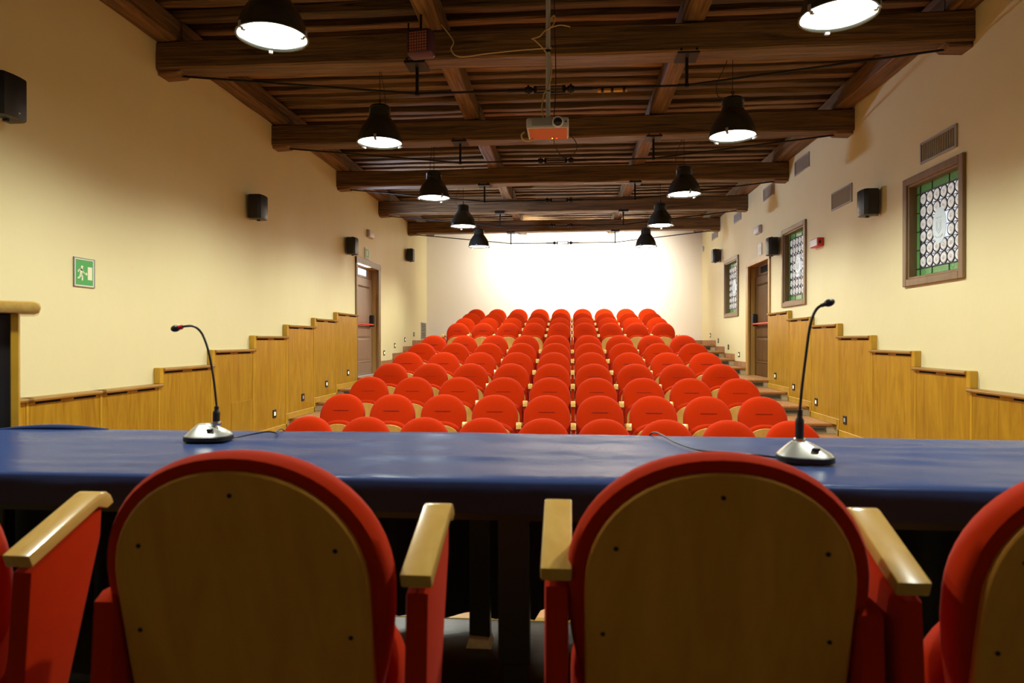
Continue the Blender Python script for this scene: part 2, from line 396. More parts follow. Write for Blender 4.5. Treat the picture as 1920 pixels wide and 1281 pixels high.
# ------------------------------------------------------------------ timber ceiling
b = BM(); bx(b, WL - .5, YF, 4.905, WR + .5, YB + .3, 5.1)
ceiling = tag(ob('ceiling', b, M['deck']), kind='structure')
def timber(length, hw, hh, axis, seed, amp=.012, seg=30, cham=.02):
    """hand-hewn timber, centred, along axis; wavy faces and eased edges"""
    bm = BM(); rs = []
    for i in range(seg + 1):
        t = -length / 2 + length * i / seg
        prof = [(-hw + cham, -hh), (0, -hh), (hw - cham, -hh), (hw, -hh + cham), (hw, 0), (hw, hh - cham), (hw - cham, hh), (0, hh), (-hw + cham, hh), (-hw, hh - cham), (-hw, 0), (-hw, -hh + cham)]
        ring = []
        for k, (p, q) in enumerate(prof):
            d = noise.noise_vector(Vector((t * 1.6 + seed * 9.1, p * 7, q * 7 + seed)))
            e = noise.noise_vector(Vector((t * .45 + seed * 3.3, seed, 0)))
            p2, q2 = p + amp * d.x + amp * 1.3 * e.x, q + amp * d.y + amp * 1.3 * e.y
            ring.append((t, p2, q2) if axis == 'x' else (p2, t, q2))
        rs.append(ring)
    return rings(bm, rs)
BEAMZ = 2.62 + EYE
BEAMS = [6.457 + 2.57 * i for i in range(-2, 5)]
LEN = WR - WL
cx = (WL + WR) / 2
for i, y in enumerate(BEAMS):
    bm = timber(LEN, .13, .135, 'x', i + 1, .011, 44, .016)
    o = ob('main_beam', bm, M['old_wood'], ceiling, True, (cx, y, BEAMZ + .14), ang=28)
    for s in (-1, 1):
        bm = BM(); xe = s * LEN / 2
        prism(bm, [(xe, -.12), (xe - s * .24, -.13), (xe - s * .20, -.165), (xe, -.175)], 'y', -.10, .10, .012)
        ob('corbel', bm, M['old_wood'], o)
jm = [mesh_of(timber(LEN + .3, .062, .055, 'x', 20 + k, .012, 40, .012), 'joist', M['old_wood'], True, 28) for k in range(5)]
y = 3.0; k = 0
while y < YB - .05:
    put('joist', jm[k % 5], ceiling, (cx, y + random.uniform(-.03, .03), 4.86 + random.uniform(-.012, .008)), (0, 0, random.uniform(-.004, .004))); y += .285; k += 1
for i in range(len(BEAMS)):
    ya = BEAMS[i]; yb = BEAMS[i + 1] if i + 1 < len(BEAMS) else YB
    for j, (x, hw) in enumerate(((WL + .11, .11), (-1.30, .095), (1.12, .095), (WR - .11, .11))):
        bm = timber(yb - ya + .1, hw, .115, 'y', 40 + i * 4 + j, .011, 16, .016)
        ob('purlin', bm, M['old_wood_y'], ceiling, True, (x, (ya + yb) / 2, 2.90 + EYE + .115), ang=28)

# iron tie rods under the beams: wall - strut - turnbuckle - strut - wall
NAMES = {0: 'third', 1: 'second', 2: 'nearest'}
tie_lab = ['over the table end, just out of view', 'over the front floor', 'under the nearest big beam', 'under the second beam from the front', 'under the third beam from the front', 'under the fourth beam from the front', 'under the last beam, against the pale back wall']
for i, y in enumerate(BEAMS):
    if i < 2: continue
    t = thing('tie_rod', 'dark iron tie rod ' + tie_lab[i], 'tie rod', (0, y, BEAMZ), 0, 'tie rods below the ceiling beams')
    XL, XR, DZ = -1.47, 1.07, -.262
    bm = BM(); tube(bm, [(WL + .14, 0, -.012), (XL, 0, DZ)], .011); ob('rod', bm, M['dark_iron'], t, True)
    bm = BM(); tube(bm, [(XL, 0, DZ), (-.60, 0, DZ)], .011); ob('rod', bm, M['dark_iron'], t, True)
    bm = BM(); tube(bm, [(.20, 0, DZ), (XR, 0, DZ)], .011); ob('rod', bm, M['dark_iron'], t, True)
    bm = BM(); tube(bm, [(XR, 0, DZ), (WR - .16, 0, -.012)], .011); ob('rod', bm, M['dark_iron'], t, True)
    for X in (XL, XR):
        bm = BM(); bx(bm, X - .013, -.013, DZ, X + .013, .013, 0); bx(bm, X - .02, -.02, DZ - .02, X + .02, .02, DZ + .015, .005)
        s = ob('strut', bm, M['dark_iron'], t)
        bm = BM(); bx(bm, X - .10, -.115, -.012, X + .10, .115, .002, .003)
        bx(bm, X - .10, -.125, -.012, X + .10, -.112, .045, .003)
        ob('saddle_plate', bm, M['dark_iron'], s)
        for q in (-.07, .07):
            bm = BM(); lathe(bm, [(.012, -.012), (.012, .001)], 8, (X + q, -.125, .018), 'y'); ob('bolt', bm, M['dark_iron'], s)
    bm = BM(); tube(bm, [(-.60, 0, DZ), (-.42, 0, DZ)], .016); ob('coupling', bm, M['dark_iron'], t, True)
    bm = BM(); tube(bm, [(.02, 0, DZ), (.20, 0, DZ)], .016); ob('coupling', bm, M['dark_iron'], t, True)
    for X in (-.40, .0):
        bm = BM(); lathe(bm, [(.016, X - .035), (.03, X - .03), (.03, X - .012), (.046, X - .010), (.046, X + .010), (.03, X + .012), (.03, X + .03), (.016, X + .035)], 10, (0, 0, DZ), 'x'); ob('nut', bm, M['dark_iron'], t)
    bm = BM()
    for q in (-.028, .028): bx(bm, -.34, -.008, DZ + q - .006, -.06, .008, DZ + q + .006)
    bx(bm, -.35, -.02, DZ - .034, -.32, .02, DZ + .034, .004); bx(bm, -.08, -.02, DZ - .034, -.05, .02, DZ + .034, .004)
    bx(bm, -.40, -.012, DZ - .012, -.34, .012, DZ + .012); bx(bm, -.06, -.012, DZ - .012, .0, .012, DZ + .012)
    ob('turnbuckle', bm, M['dark_iron'], t)
    if i == 2:
        bm = BM(); lathe(bm, [(.02, .25), (.02, .52)], 12, (0, -.02, DZ - .03), 'x'); bs = ob('brass_sleeve', bm, M['brass'], t, True)
        for q in (.28, .37, .48):
            bm = BM(); lathe(bm, [(.0235, q), (.0235, q + .025)], 12, (0, -.02, DZ - .03), 'x'); ob('clip', bm, M['black'], bs, True)

# ------------------------------------------------------------------ wood wainscot, both sides
PY = [12.45, 11.31, 10.30, 9.26, 8.26, 7.26, 6.29]
CAPZ = [2.13, 2.00, 1.875, 1.715, 1.55, 1.39]
for side, xw, nm in ((-1, WL, 'trim_1'), (1, WR, 'trim_2')):
    s = -side                         # towards the room
    X = lambda d: xw + s * d
    bm = BM(); bx(bm, X(0), 0.6, 0, X(.02), 6.29, 1.2)
    tr = tag(ob(nm, bm, M['panel']), kind='structure')
    segs = [(PY[i + 1], PY[i], CAPZ[i], floor_z((PY[i] + PY[i + 1]) / 2 + .15)) for i in range(6)]
    low = [6.29, 5.47, 4.68, 3.89, 3.10, 2.31, 1.52, .73] if side < 0 else [6.29, 5.30, 4.31, 3.32, 2.33, 1.34]
    segs += [(low[i + 1], low[i], 1.24, STAGE if low[i] < 2.8 else 0.0) for i in range(len(low) - 1)]
    for i, (ya, yb, zc, zf) in enumerate(segs):
        zb = zf + .001
        step = i < 6
        bm = BM(); bx(bm, X(.001), ya + .006, zb, X(.052), yb - .006, zc - .03, .002)
        p = ob('panel', bm, M['panel'], tr)
        # rounded cap rail, running past the near end
        bm = BM(); ex = .0
        prism(bm, [(X(.0), zc - .034), (X(.070), zc - .034), (X(.082), zc - .028), (X(.086), zc - .015), (X(.078), zc - .003), (X(.068), zc), (X(.0), zc)], 'y', ya - (.02 if not step else -.055), yb + (.03 if i else 0.0))
        ob('cap_rail', bm, M['cap_wood'], tr, True)
        # dark strips painted for the shade in the ventilation slots under the cap
        bm = BM(); L = yb - ya
        for f0, f1 in ((.10, .42), (.60, .92)):
            bx(bm, X(.0515), ya + L * f0, zc - .052, X(.0535), ya + L * f1, zc - .032)
        ob('slot_shade', bm, M['gap_shade'], p)
        if step:
            zl = CAPZ[i + 1] if i + 1 < 6 else 1.24
            bm = BM(); bx(bm, X(.001), ya - .004, zl, X(.066), ya + .058, zc + .004, .004)
            ob('end_post', bm, M['trim_wood'], tr)
        bm = BM(); bx(bm, X(.001), ya - .012, zb, X(.058), ya + .012, zc - .03 if not step else (CAPZ[i + 1] if i + 1 < 6 else 1.24) - .03, .003)
        ob('joint_strip', bm, M['trim_wood'], tr)
        bm = BM(); bx(bm, X(.001), ya + .012, zb, X(.064), yb, zb + .085, .004)
        ob('skirting', bm, M['trim_wood'], tr)
        if step and i < 5:
            zprev = floor_z(ya - .3)
            bm = BM(); bx(bm, X(.001), ya - .035, zprev + .002, X(.064), ya + .03, zb + .085, .004)
            ob('skirting', bm, M['trim_wood'], tr)
    if side < 0:
        bm = BM(); bx(bm, X(.05), 7.70, .42, X(.056), 8.22, .92, .002); ob('access_hatch', bm, M['panel'], tr)

# ------------------------------------------------------------------ doors
def door(nm, xw, s, wmat, fmat, jmat, daylight):
    """s: direction into the room; wall is .5 thick"""
    X = lambda d: xw + s * d
    zf = AISLE; zt = DOORTOP
    bm = BM(); t = .07                                     # architrave on the room face
    bx(bm, X(-.01), D0 - .02, zf, X(.03), D0 + t, zt + t * .5, .004); bx(bm, X(-.01), D1 - t, zf, X(.03), D1 + .09, zt + t * .5, .004)
    bx(bm, X(-.01), D0 - .02, zt - .05, X(.034), D1 + .09, zt + .07, .004)
    d = tag(ob(nm, bm, fmat), kind='structure')
    bm = BM(); bx(bm, X(-.46), D1 - .045, zf, X(-.012), D1 - .002, zt - .002); bx(bm, X(-.46), D0 + .002, zf, X(-.012), D0 + .045, zt - .002)
    bx(bm, X(-.46), D0 + .045, zt - .05, X(-.012), D1 - .045, zt - .002)
    ob('jamb', bm, jmat, d)
    bm = BM(); bx(bm, X(-.49), D0 + .003, zf - .01, X(.0), D1 - .003, zf + .006); ob('threshold', bm, M['terracotta'] if not daylight else M['grey_white'], d)
    top = zt - .26
    LX = -.13 if not daylight else -.13
    y0, y1 = D0 + .05, D1 - .05
    bm = BM(); st = .13
    bx(bm, X(LX), y0, zf + .012, X(LX - .03), y1, top)                     # core
    for a, c in ((y0, y0 + st), (y1 - st, y1)): bx(bm, X(LX - .005), a, zf + .012, X(LX + .018), c, top, .003)
    for a, c in ((zf + .012, zf + .26), (zf + .78, zf + .98), (top - .16, top)): bx(bm, X(LX - .005), y0 + st, a, X(LX + .017), y1 - st, c, .003)
    leaf = ob('door_leaf', bm, wmat, d)
    for a, c in ((zf + .26, zf + .78), (zf + .98, top - .16)):
        bm = BM(); e = .03; g = .075
        A = [(X(LX + .004), y0 + st, a), (X(LX + .004), y1 - st, a), (X(LX + .004), y1 - st, c), (X(LX + .004), y0 + st, c)]
        A2 = [(X(LX + .022), y0 + st + .012, a + .012), (X(LX + .022), y1 - st - .012, a + .012), (X(LX + .022), y1 - st - .012, c - .012), (X(LX + .022), y0 + st + .012, c - .012)]
        B = [(X(LX + .006), y0 + st + e, a + e), (X(LX + .006), y1 - st - e, a + e), (X(LX + .006), y1 - st - e, c - e), (X(LX + .006), y0 + st + e, c - e)]
        C = [(X(LX + .016), y0 + st + g, a + g), (X(LX + .016), y1 - st - g, a + g), (X(LX + .016), y1 - st - g, c - g), (X(LX + .016), y0 + st + g, c - g)]
        rings(bm, [A, A2, B, C]); ob('moulded_panel', bm, wmat, leaf)
    bm = BM(); tube(bm, [(X(LX + .09), y0 + .1, zf + 1.02), (X(LX + .09), y1 - .17, zf + 1.02)], .019, 10); ob('panic_bar', bm, M['red_plastic'], leaf, True)
    for yy in (y1 - .17, y0 + .1):
        bm = BM(); bx(bm, X(LX + .015), yy - .03, zf + .98, X(LX + .11), yy + .03, zf + 1.22 if yy > D0 + .5 else zf + 1.10, .012); ob('bar_lock', bm, M['black'], leaf)
    # head panel above the leaf, with a lit transom pane where daylight comes in
    bm = BM(); bx(bm, X(LX), y0, top + .012, X(LX - .03), y1, top + .05); bx(bm, X(LX), y0, zt - .08, X(LX - .03), y1, zt - .05)
    bx(bm, X(LX), y1 - .35, top + .05, X(LX - .03), y1, zt - .08); bx(bm, X(LX), y0, top + .05, X(LX - .03), y0 + .05, zt - .08)
    ob('transom_frame', bm, wmat, d)
    bm = BM(); bx(bm, X(LX - .01), y0 + .05, top + .05, X(LX - .02), y1 - .35, zt - .08); ob('transom_pane', bm, M['sky'] if daylight else M['gap_shade'], d)
    return d
door('door_1', WL, 1, M['door_grey'], M['frame_wood'], M['jamb_wood'], True)
door('door_2', WR, -1, M['door_wood'], M['jamb_wood'], M['jamb_wood'], False)

# ------------------------------------------------------------------ leaded windows in the right wall
rb = BM(); lathe(rb, [(.0001, -.020), (.020, -.018), (.028, -.008), (.055, -.006), (.075, -.011), (.088, -.003), (.088, .006)], 20, (0, 0, 0), 'x', False, True)
roundel_me = mesh_of(rb, 'roundel', M['roundel'], True, 60)
def ring_me():
    b = BM(); pts = [(0, .092 * math.cos(2 * math.pi * k / 20), .092 * math.sin(2 * math.pi * k / 20)) for k in range(20)]
    rs = []
    for r0, xx in ((.090, -.006), (.098, -.006), (.098, .006), (.090, .006)):
        rs.append([(xx, r0 * math.cos(2 * math.pi * k / 20), r0 * math.sin(2 * math.pi * k / 20)) for k in range(20)])
    rings(b, rs + [rs[0]], False, False); return mesh_of(b, 'came_ring', M['lead'])
ring_mesh = ring_me()
for wi, (y0, y1, z0, z1) in enumerate(WIN):
    bm = BM(); f = FR
    def frame(bm, a0, a1, c0, c1, t, x0, x1, bev):
        bx(bm, x0, a0, c0, x1, a0 + t, c1, bev); bx(bm, x0, a1 - t, c0, x1, a1, c1, bev)
        bx(bm, x0, a0 + t, c0, x1, a1 - t, c0 + t, bev); bx(bm, x0, a0 + t, c1 - t, x1, a1 - t, c1, bev)
    frame(bm, y0, y1, z0, z1, f, WR - .032, WR + .012, .006)
    win = tag(ob('window_%d' % (wi + 1), bm, M['frame_wood']), kind='structure')
    bm = BM(); frame(bm, y0 + f - .012, y1 - f + .012, z0 + f - .012, z1 - f + .012, .034, WR - .012, WR + .09, .006)
    ob('inner_frame', bm, M['frame_wood'], win)
    gy0, gy1, gz0, gz1 = y0 + f + .02, y1 - f - .02, z0 + f + .02, z1 - f - .02
    xg = WR + .058
    bm = BM(); bx(bm, xg + .030, gy0, gz0, xg + .04, gy1, gz1); ob('pane', bm, M['pane'], win)
    gb = .085                                               # green border strips
    ny = 4 if wi == 0 else 5
    def strip(a0, a1, c0, c1):
        b = BM(); bx(b, xg + .012, a0 + .004, c0 + .004, xg + .022, a1 - .004, c1 - .004, .002); ob('green_pane', b, M['green_glass'], win)
    bl = BM()
    iy0, iy1, iz0, iz1 = gy0 + gb, gy1 - gb * .3, gz0 + gb, gz1 - gb
    for k in range(3):
        a0 = gy0 + (gy1 - gy0) * k / 3; a1 = gy0 + (gy1 - gy0) * (k + 1) / 3
        strip(a0, a1, gz1 - gb, gz1); strip(a0, a1, gz0, gz0 + gb)
        if k: bx(bl, xg + .006, a0 - .004, gz1 - gb, xg + .024, a0 + .004, gz1); bx(bl, xg + .006, a0 - .004, gz0, xg + .024, a0 + .004, gz0 + gb)
    iy0, iy1 = gy0 + gb * .95, gy1 - gb * .95
    for k in range(4):
        c0 = iz0 + (iz1 - iz0) * k / 4; c1 = iz0 + (iz1 - iz0) * (k + 1) / 4
        strip(gy0, iy0, c0, c1); strip(iy1, gy1, c0, c1)
        if k: bx(bl, xg + .006, gy0, c0 - .004, xg + .024, iy0, c0 + .004); bx(bl, xg + .006, iy1, c0 - .004, xg + .024, gy1, c0 + .004)
    for z in (iz0, iz1): bx(bl, xg + .004, gy0, z - .005, xg + .024, gy1, z + .005)
    for yy in (iy0, iy1): bx(bl, xg + .004, yy - .005, gz0, xg + .024, yy + .005, gz1)
    NC, NR = 6, (6 if wi == 0 else 7)
    py, pz = (iy1 - iy0) / NC, (iz1 - iz0) / NR
    # horizontal and vertical saddle cames between roundels
    cyc, czc = (iy0 + iy1) / 2, (iz0 + iz1) / 2
    ea, eb = py * .98, pz * 1.45
    for k in range(1, NR):
        z = iz0 + pz * k; bx(bl, xg + .010, iy0, z - .0025, xg + .020, iy1, z + .0025)
    for k in range(NC):
        yy = iy0 + py * (k + .5)
        for r in range(NR + 1):
            z = iz0 + pz * r
            if ((yy - cyc) / ea) ** 2 + ((z - czc) / eb) ** 2 > 1: bx(bl, xg + .008, yy - .003, max(iz0, z - pz * .06), xg + .020, yy + .003, min(iz1, z + pz * .06))
    ob('lead_came', bl, M['lead'], win)
    for c in range(NC):
        for r in range(NR):
            yy, zz = iy0 + py * (c + .5), iz0 + pz * (r + .5)
            if ((yy - cyc) / ea) ** 2 + ((zz - czc) / eb) ** 2 < .55: continue
            put('roundel', roundel_me, win, (xg + .012, yy, zz), (random.uniform(0, 6.28), 0, 0), (1, py / .2, pz / .2) if False else (1, py / .208, pz / .208))
            put('came_ring', ring_mesh, win, (xg + .010, yy, zz), (0, 0, 0), (1, py / .2, pz / .2))
    bm = BM(); lathe(bm, [(1.0, 0), (.98, -.004), (.5, -.007), (.0001, -.007)], 36, (0, 0, 0), 'x')
    for v in bm.verts: v.co.y *= ea * 1.0; v.co.z *= eb * .95
    md = ob('medallion', bm, M['medal'], win, True, (xg + .001, cyc, czc))
    bm = BM()                                               # faint shield, crown and scroll drawn on the oval
    k = ea / .16
    def ln(pts, r=.0035): tube(bm, [(-.008, p[0] * k, p[1] * k) for p in pts], r * k, 6)
    ln([(-.055, .06), (.055, .06), (.055, -.05), (0, -.10), (-.055, -.05), (-.055, .06)]); ln([(-.03, .035), (.03, .035), (.03, -.03), (0, -.06), (-.03, -.03), (-.03, .035)], .003)
    ln([(-.06, .11), (-.04, .085), (0, .10), (.04, .085), (.06, .11)]); ln([(-.09, -.12), (-.05, -.145), (0, -.15), (.05, -.145), (.09, -.12)], .005)
    ob('crest', bm, M['medal_ink'], md)

# ------------------------------------------------------------------ chairs
def arch(a, bb, zw, zb, top_n=2.12, abot=None, rc=.06, n=28, inset=0.0):
    """outline (x,z) anticlockwise from bottom right: straight sides, superellipse top"""
    a -= inset; bb -= inset; abot = (abot or a + inset) - inset; zb += inset
    pts = []
    for i in range(6):                                       # bottom right corner
        t = -math.pi / 2 + math.pi / 2 * i / 5
        pts.append((abot - rc + rc * math.cos(t), zb + rc + rc * math.sin(t)))
    for i in range(1, 4):
        f = i / 4; pts.append((abot + (a - abot) * math.sin(f * math.pi / 2), zb + rc + (zw - zb - rc) * f))
    for i in range(n + 1):
        t = math.pi * i / n; c, s = math.cos(t), math.sin(t)
        pts.append((math.copysign(abs(c) ** (2 / top_n), c) * a, zw + abs(s) ** (2 / top_n) * bb))
    for i in range(3, 0, -1):
        f = i / 4; pts.append((-(abot + (a - abot) * math.sin(f * math.pi / 2)), zb + rc + (zw - zb - rc) * f))
    for i in range(6):
        t = math.pi + math.pi / 2 * i / 5
        pts.append((-(abot - rc) + rc * math.cos(t), zb + rc + rc * math.sin(t)))
    return pts
TAN = math.tan(R(12.5))
HB = .935
def lean(x, z, y): return (x, y + (z - HB) * TAN, z)
def shrink(pts, f, zc): return [(x * f, zc + (z - zc) * f) for x, z in pts]
BACK = dict(a=.2515, bb=.245, zw=.69, zb=.36, abot=.246)
def back_cushion():
    bm = BM(); o = arch(**BACK); zc = .66
    prof = [(.90, .040), (.965, .038), (.995, .022), (1.0, .004), (.99, -.016), (.955, -.036), (.88, -.048), (.70, -.058), (.45, -.063), (.2, -.064)]
    rings(bm, [[lean(x, z, y + .0) for x, z in shrink(o, f, zc)] for f, y in prof]); return bm
def back_panel():
    bm = BM(); o = arch(a=.2515, bb=.245, zw=.69, zb=.36, abot=.246, inset=.036)
    rings(bm, [[lean(x, z, .040) for x, z in o], [lean(x, z, .050) for x, z in o], [lean(x * .985, .66 + (z - .66) * .985, .053) for x, z in o]]); return bm
def back_cushion_stage():
    bm = BM(); o = arch(a=.2535, bb=.245, zw=.69, zb=.40, abot=.218); zc = .66
    prof = [(.90, .040), (.965, .038), (.995, .022), (1.0, .004), (.99, -.016), (.955, -.036), (.88, -.048), (.70, -.058), (.45, -.063), (.2, -.064)]
    rings(bm, [[lean(x, z, y + .0) for x, z in shrink(o, f, zc)] for f, y in prof]); return bm
def back_panel_stage():
    bm = BM(); o = arch(a=.2515, bb=.245, zw=.69, zb=.30, abot=.248, inset=.030)
    rings(bm, [[lean(x, z, .040) for x, z in o], [lean(x, z, .050) for x, z in o], [lean(x * .985, .66 + (z - .66) * .985, .053) for x, z in o]]); return bm
def seam():
    bm = BM(); tube(bm, [lean(x, .765, -.0635 + abs(x) * .012) for x in (-.085, -.04, 0, .04, .085)], .0048, 6); return bm  # darker tube stands in for the shade in the seam groove
SEAT = dict(a=.245, bb=.20, zw=.46, zb=.17, abot=.235)
def seat_cushion():
    bm = BM(); o = arch(**SEAT); zc = .42
    def p(x, z, y): return (x, y - .165 + (z - .66) * .06, z)
    prof = [(.90, -.035), (.97, -.032), (1.0, -.018), (1.0, .02), (.97, .045), (.85, .062), (.5, .07), (.2, .071)]
    rings(bm, [[p(x, z, y) for x, z in shrink(o, f, zc)] for f, y in prof]); return bm
def seat_board():
    bm = BM(); o = arch(inset=.034, **SEAT)
    def p(x, z, y): return (x, y - .165 + (z - .66) * .06, z)
    rings(bm, [[p(x, z, -.034) for x, z in o], [p(x, z, -.046) for x, z in o], [p(x * .985, .42 + (z - .42) * .985, -.049) for x, z in o]]); return bm
def arm_panel(pts):
    bm = BM(); prism(bm, pts, 'x', -.0205, .0205, .009, 2); return bm
def arm_cap(yb, zb, yf, zf, hw=.027, th=.034, drop=.07):
    d = Vector((yf - yb, zf - zb)).normalized(); nrm = Vector((d.y, -d.x))
    if nrm.y < 0: nrm = -nrm
    top = [Vector((yb, zb)), Vector((yf, zf)) - d * .035]
    c = Vector((yf, zf)) - d * .035 - nrm * .035
    arc = [c + .035 * (math.cos(t) * nrm + math.sin(t) * d) for t in (R(20), R(45), R(70), R(90))]
    low = [Vector((yf, zf)) - nrm * drop + d * .0, Vector((yf, zf)) - nrm * drop - d * .022, Vector((yf, zf)) - nrm * th - d * .045, Vector((yb, zb)) - nrm * th]
    bm = BM(); prism(bm, [tuple(v) for v in top + arc + low], 'x', -hw, hw, .004, 2); return bm
def pedestal():
    bm = BM(); bx(bm, -.20, -.17, .20, .20, -.12, .26, .008); bx(bm, -.21, -.10, .33, .21, -.07, .39, .005)
    return bm
CM = {}
CM['back'] = mesh_of(back_cushion(), 'back_cushion', M['red'], True, 60)
CM['bpanel'] = mesh_of(back_panel(), 'back_panel', M['ply_dark'])
CM['fback'] = mesh_of(back_cushion_stage(), 'back_cushion', M['red'], True, 60)
CM['fbpanel'] = mesh_of(back_panel_stage(), 'back_panel', M['ply_dark'])
CM['seam'] = mesh_of(seam(), 'seam', M['red_dark'], True)
CM['seat'] = mesh_of(seat_cushion(), 'seat_cushion', M['red'], True, 60)
CM['sboard'] = mesh_of(seat_board(), 'seat_board', M['ply'])
CM['frame'] = mesh_of(pedestal(), 'seat_frame', M['dark_iron'])
A_PANEL = [(-.10, .595), (-.355, .635), (-.35, .60), (-.27, .28), (-.26, .02), (-.28, .0), (-.06, .0), (-.05, .03), (-.055, .55)]
CM['arm'] = mesh_of(arm_panel(A_PANEL), 'arm_panel', M['red'], True, 35)
CM['cap'] = mesh_of(arm_cap(-.08, .645, -.375, .685), 'armrest', M['arm_wood'], True, 35)
F_PANEL = [(-.015, .685), (-.215, .765), (-.21, .70), (-.105, .40), (-.10, .03), (-.12, .0), (.02, .0), (.03, .03), (.005, .45)]
CM['farm'] = mesh_of(arm_panel(F_PANEL), 'arm_panel', M['red'], True, 35)
CM['fcap'] = mesh_of(arm_cap(-.0, .722, -.225, .808, .027, .026, .045), 'armrest', M['arm_wood'], True, 35)

S_PANEL = [(-.005, .655), (-.03, .668), (-.13, .668), (-.16, .655), (-.105, .40), (-.10, .03), (-.12, .0), (.02, .0), (.03, .03), (.010, .45)]
CM['support'] = mesh_of(arm_panel(S_PANEL), 'side_support', M['red'], True, 35)

def chair(name, label, loc, rz, arms, group, fore=False):
    t = thing(name, label, 'chair', loc, rz, group)
    put('back_cushion', CM['fback' if fore else 'back'], t)
    p = put('back_panel', CM['fbpanel' if fore else 'bpanel'], t)
    put('seam', CM['seam'], t)
    put('seat_cushion', CM['seat'], t); put('seat_board', CM['sboard'], t); put('seat_frame', CM['frame'], t)
    for x in arms:
        put('arm_panel', CM['farm' if fore else 'arm'], t, (x, 0, 0)); put('armrest', CM['fcap' if fore else 'cap'], t, (x, 0, 0))
    return t, p
PITCH = .56; X0 = -.254
ROWY = [7.343 + .993 * (i - 1) for i in range(7)] + [15.01 + .98 * i for i in range(4)]
ROWN = ['front row', 'second row', 'third row', 'fourth row', 'fifth row', 'sixth row', 'seventh row', 'first row behind the cross aisle', 'second row behind the cross aisle', 'third row behind the cross aisle', 'last row by the back wall']
proto_first = proto = None
for r, yy in enumerate(ROWY):
    z = floor_z(yy - .3)
    for c in range(9):
        place = 'middle seat' if c == 4 else (ORD[c] + ' seat from the left' if c < 4 else (ORD[8 - c] + ' seat from the right'))
        lab = 'red round-backed folding chair, %s, %s' % (place, ROWN[r]) + ('' if r > 6 else ' from the blue table' if r else ' nearest the blue table')
        loc = (X0 + PITCH * (c - 4), yy + random.uniform(-.008, .008), z)
        rz = random.uniform(-.003, .003)
        if c == 0:
            if proto_first is None: proto_first, _ = chair('auditorium_chair', lab, loc, rz, (-.28, .28), 'red chairs in the audience rows'); continue
            t = copy_tree(proto_first)
        else:
            if proto is None: proto, _ = chair('auditorium_chair', lab, loc, rz, (.28,), 'red chairs in the audience rows'); continue
            t = copy_tree(proto)
        t.location = loc; t.rotation_euler = (0, 0, rz); t['label'] = lab
# foreground chairs on the stage, seen from behind
bolt_b = BM(); lathe(bolt_b, [(.0042, .052), (.0042, .0545), (.002, .056)], 10, (0, 0, 0), 'y'); bolt_me = mesh_of(bolt_b, 'bolt', M['dark_iron'], True)
G = 'red chairs behind the blue table'
for lab, x, y, rz, arms in (
        ('red wood-backed chair behind the table, left of the centre gap', -.583, 1.16, math.pi, (-.300,)),
        ('red wood-backed chair behind the table, right of the centre gap', .257, 1.215, math.pi, (.2695,)),
        ('red wood-backed chair cut off by the right edge of the picture', .917, 1.195, math.pi, (.326,)),
        ('red chair at the left edge of the picture, only its armrest showing', -1.385, 1.20, math.pi, (-.325,))):
    t, p = chair('stage_chair', lab, (x, y, STAGE), rz, arms, G, True)
    t.scale = (1.05, 1, 1)
    if 'centre gap' in lab: put('side_support', CM['support'], t, (.2475 if x < 0 else -.2475, 0, 0))
    for bxp, bz in ((0, .862), (-.17, .765), (.17, .765), (-.185, .60), (.19, .60)):
        put('bolt', bolt_me, p, (bxp, (bz - HB) * TAN, bz))
# keep the chairs without a visible second arm standing on a short leg under the seat
    lb = BM(); bx(lb, -.17, -.15, .0, -.11, -.11, .27, .006); bx(lb, .11, -.15, .0, .17, -.11, .27, .006)
    ob('leg', lb, M['dark_iron'], t)

# ------------------------------------------------------------------ table, cloth, microphones
TT = EYE - .37                                 # top of the cloth
TX0, TX1, TY0, TY1 = -2.45, 2.30, 1.775, 2.665
t = thing('conference_table', 'long table under the blue cloth, its dark legs showing below', 'table', (0, 0, STAGE))
bm = BM(); bx(bm, TX0 + .02, TY0 + .02, TT - STAGE - .035, TX1 - .02, TY1 - .02, TT - STAGE - .008, .003); ob('tabletop', bm, M['ply_dark'], t)
bm = BM(); bx(bm, TX0 + .1, TY0 + .06, TT - STAGE - .12, TX1 - .1, TY0 + .085, TT - STAGE - .035); bx(bm, TX0 + .1, TY1 - .085, TT - STAGE - .12, TX1 - .1, TY1 - .06, TT - STAGE - .035); ob('apron', bm, M['black'], t)
for x, y, hw in ((-.155, 1.88, .043), (-.335, 2.52, .038), (TX0 + .2, 1.88, .038), (TX0 + .2, 2.52, .038), (TX1 - .2, 1.88, .038), (TX1 - .2, 2.52, .038)):
    near = y < 2
    bm = BM(); bx(bm, x - hw, y - .03, .24 if near else .028, x + hw, y + .03, TT - STAGE - .03, .005)
    if near: bx(bm, x - hw * .68, y - .022, .0, x + hw * .68, y + .022, .245, .004)
    l = ob('leg', bm, M['black'], t)
    if not near:
        bm = BM(); prism(bm, [(x - hw * 1.25, .0), (x + hw * 1.25, .0), (x + hw * .95, .035), (x - hw * .95, .04)], 'y', y - .06, y + .04, .008, 2)
        ob('foot', bm, M['pale_foot'], l)
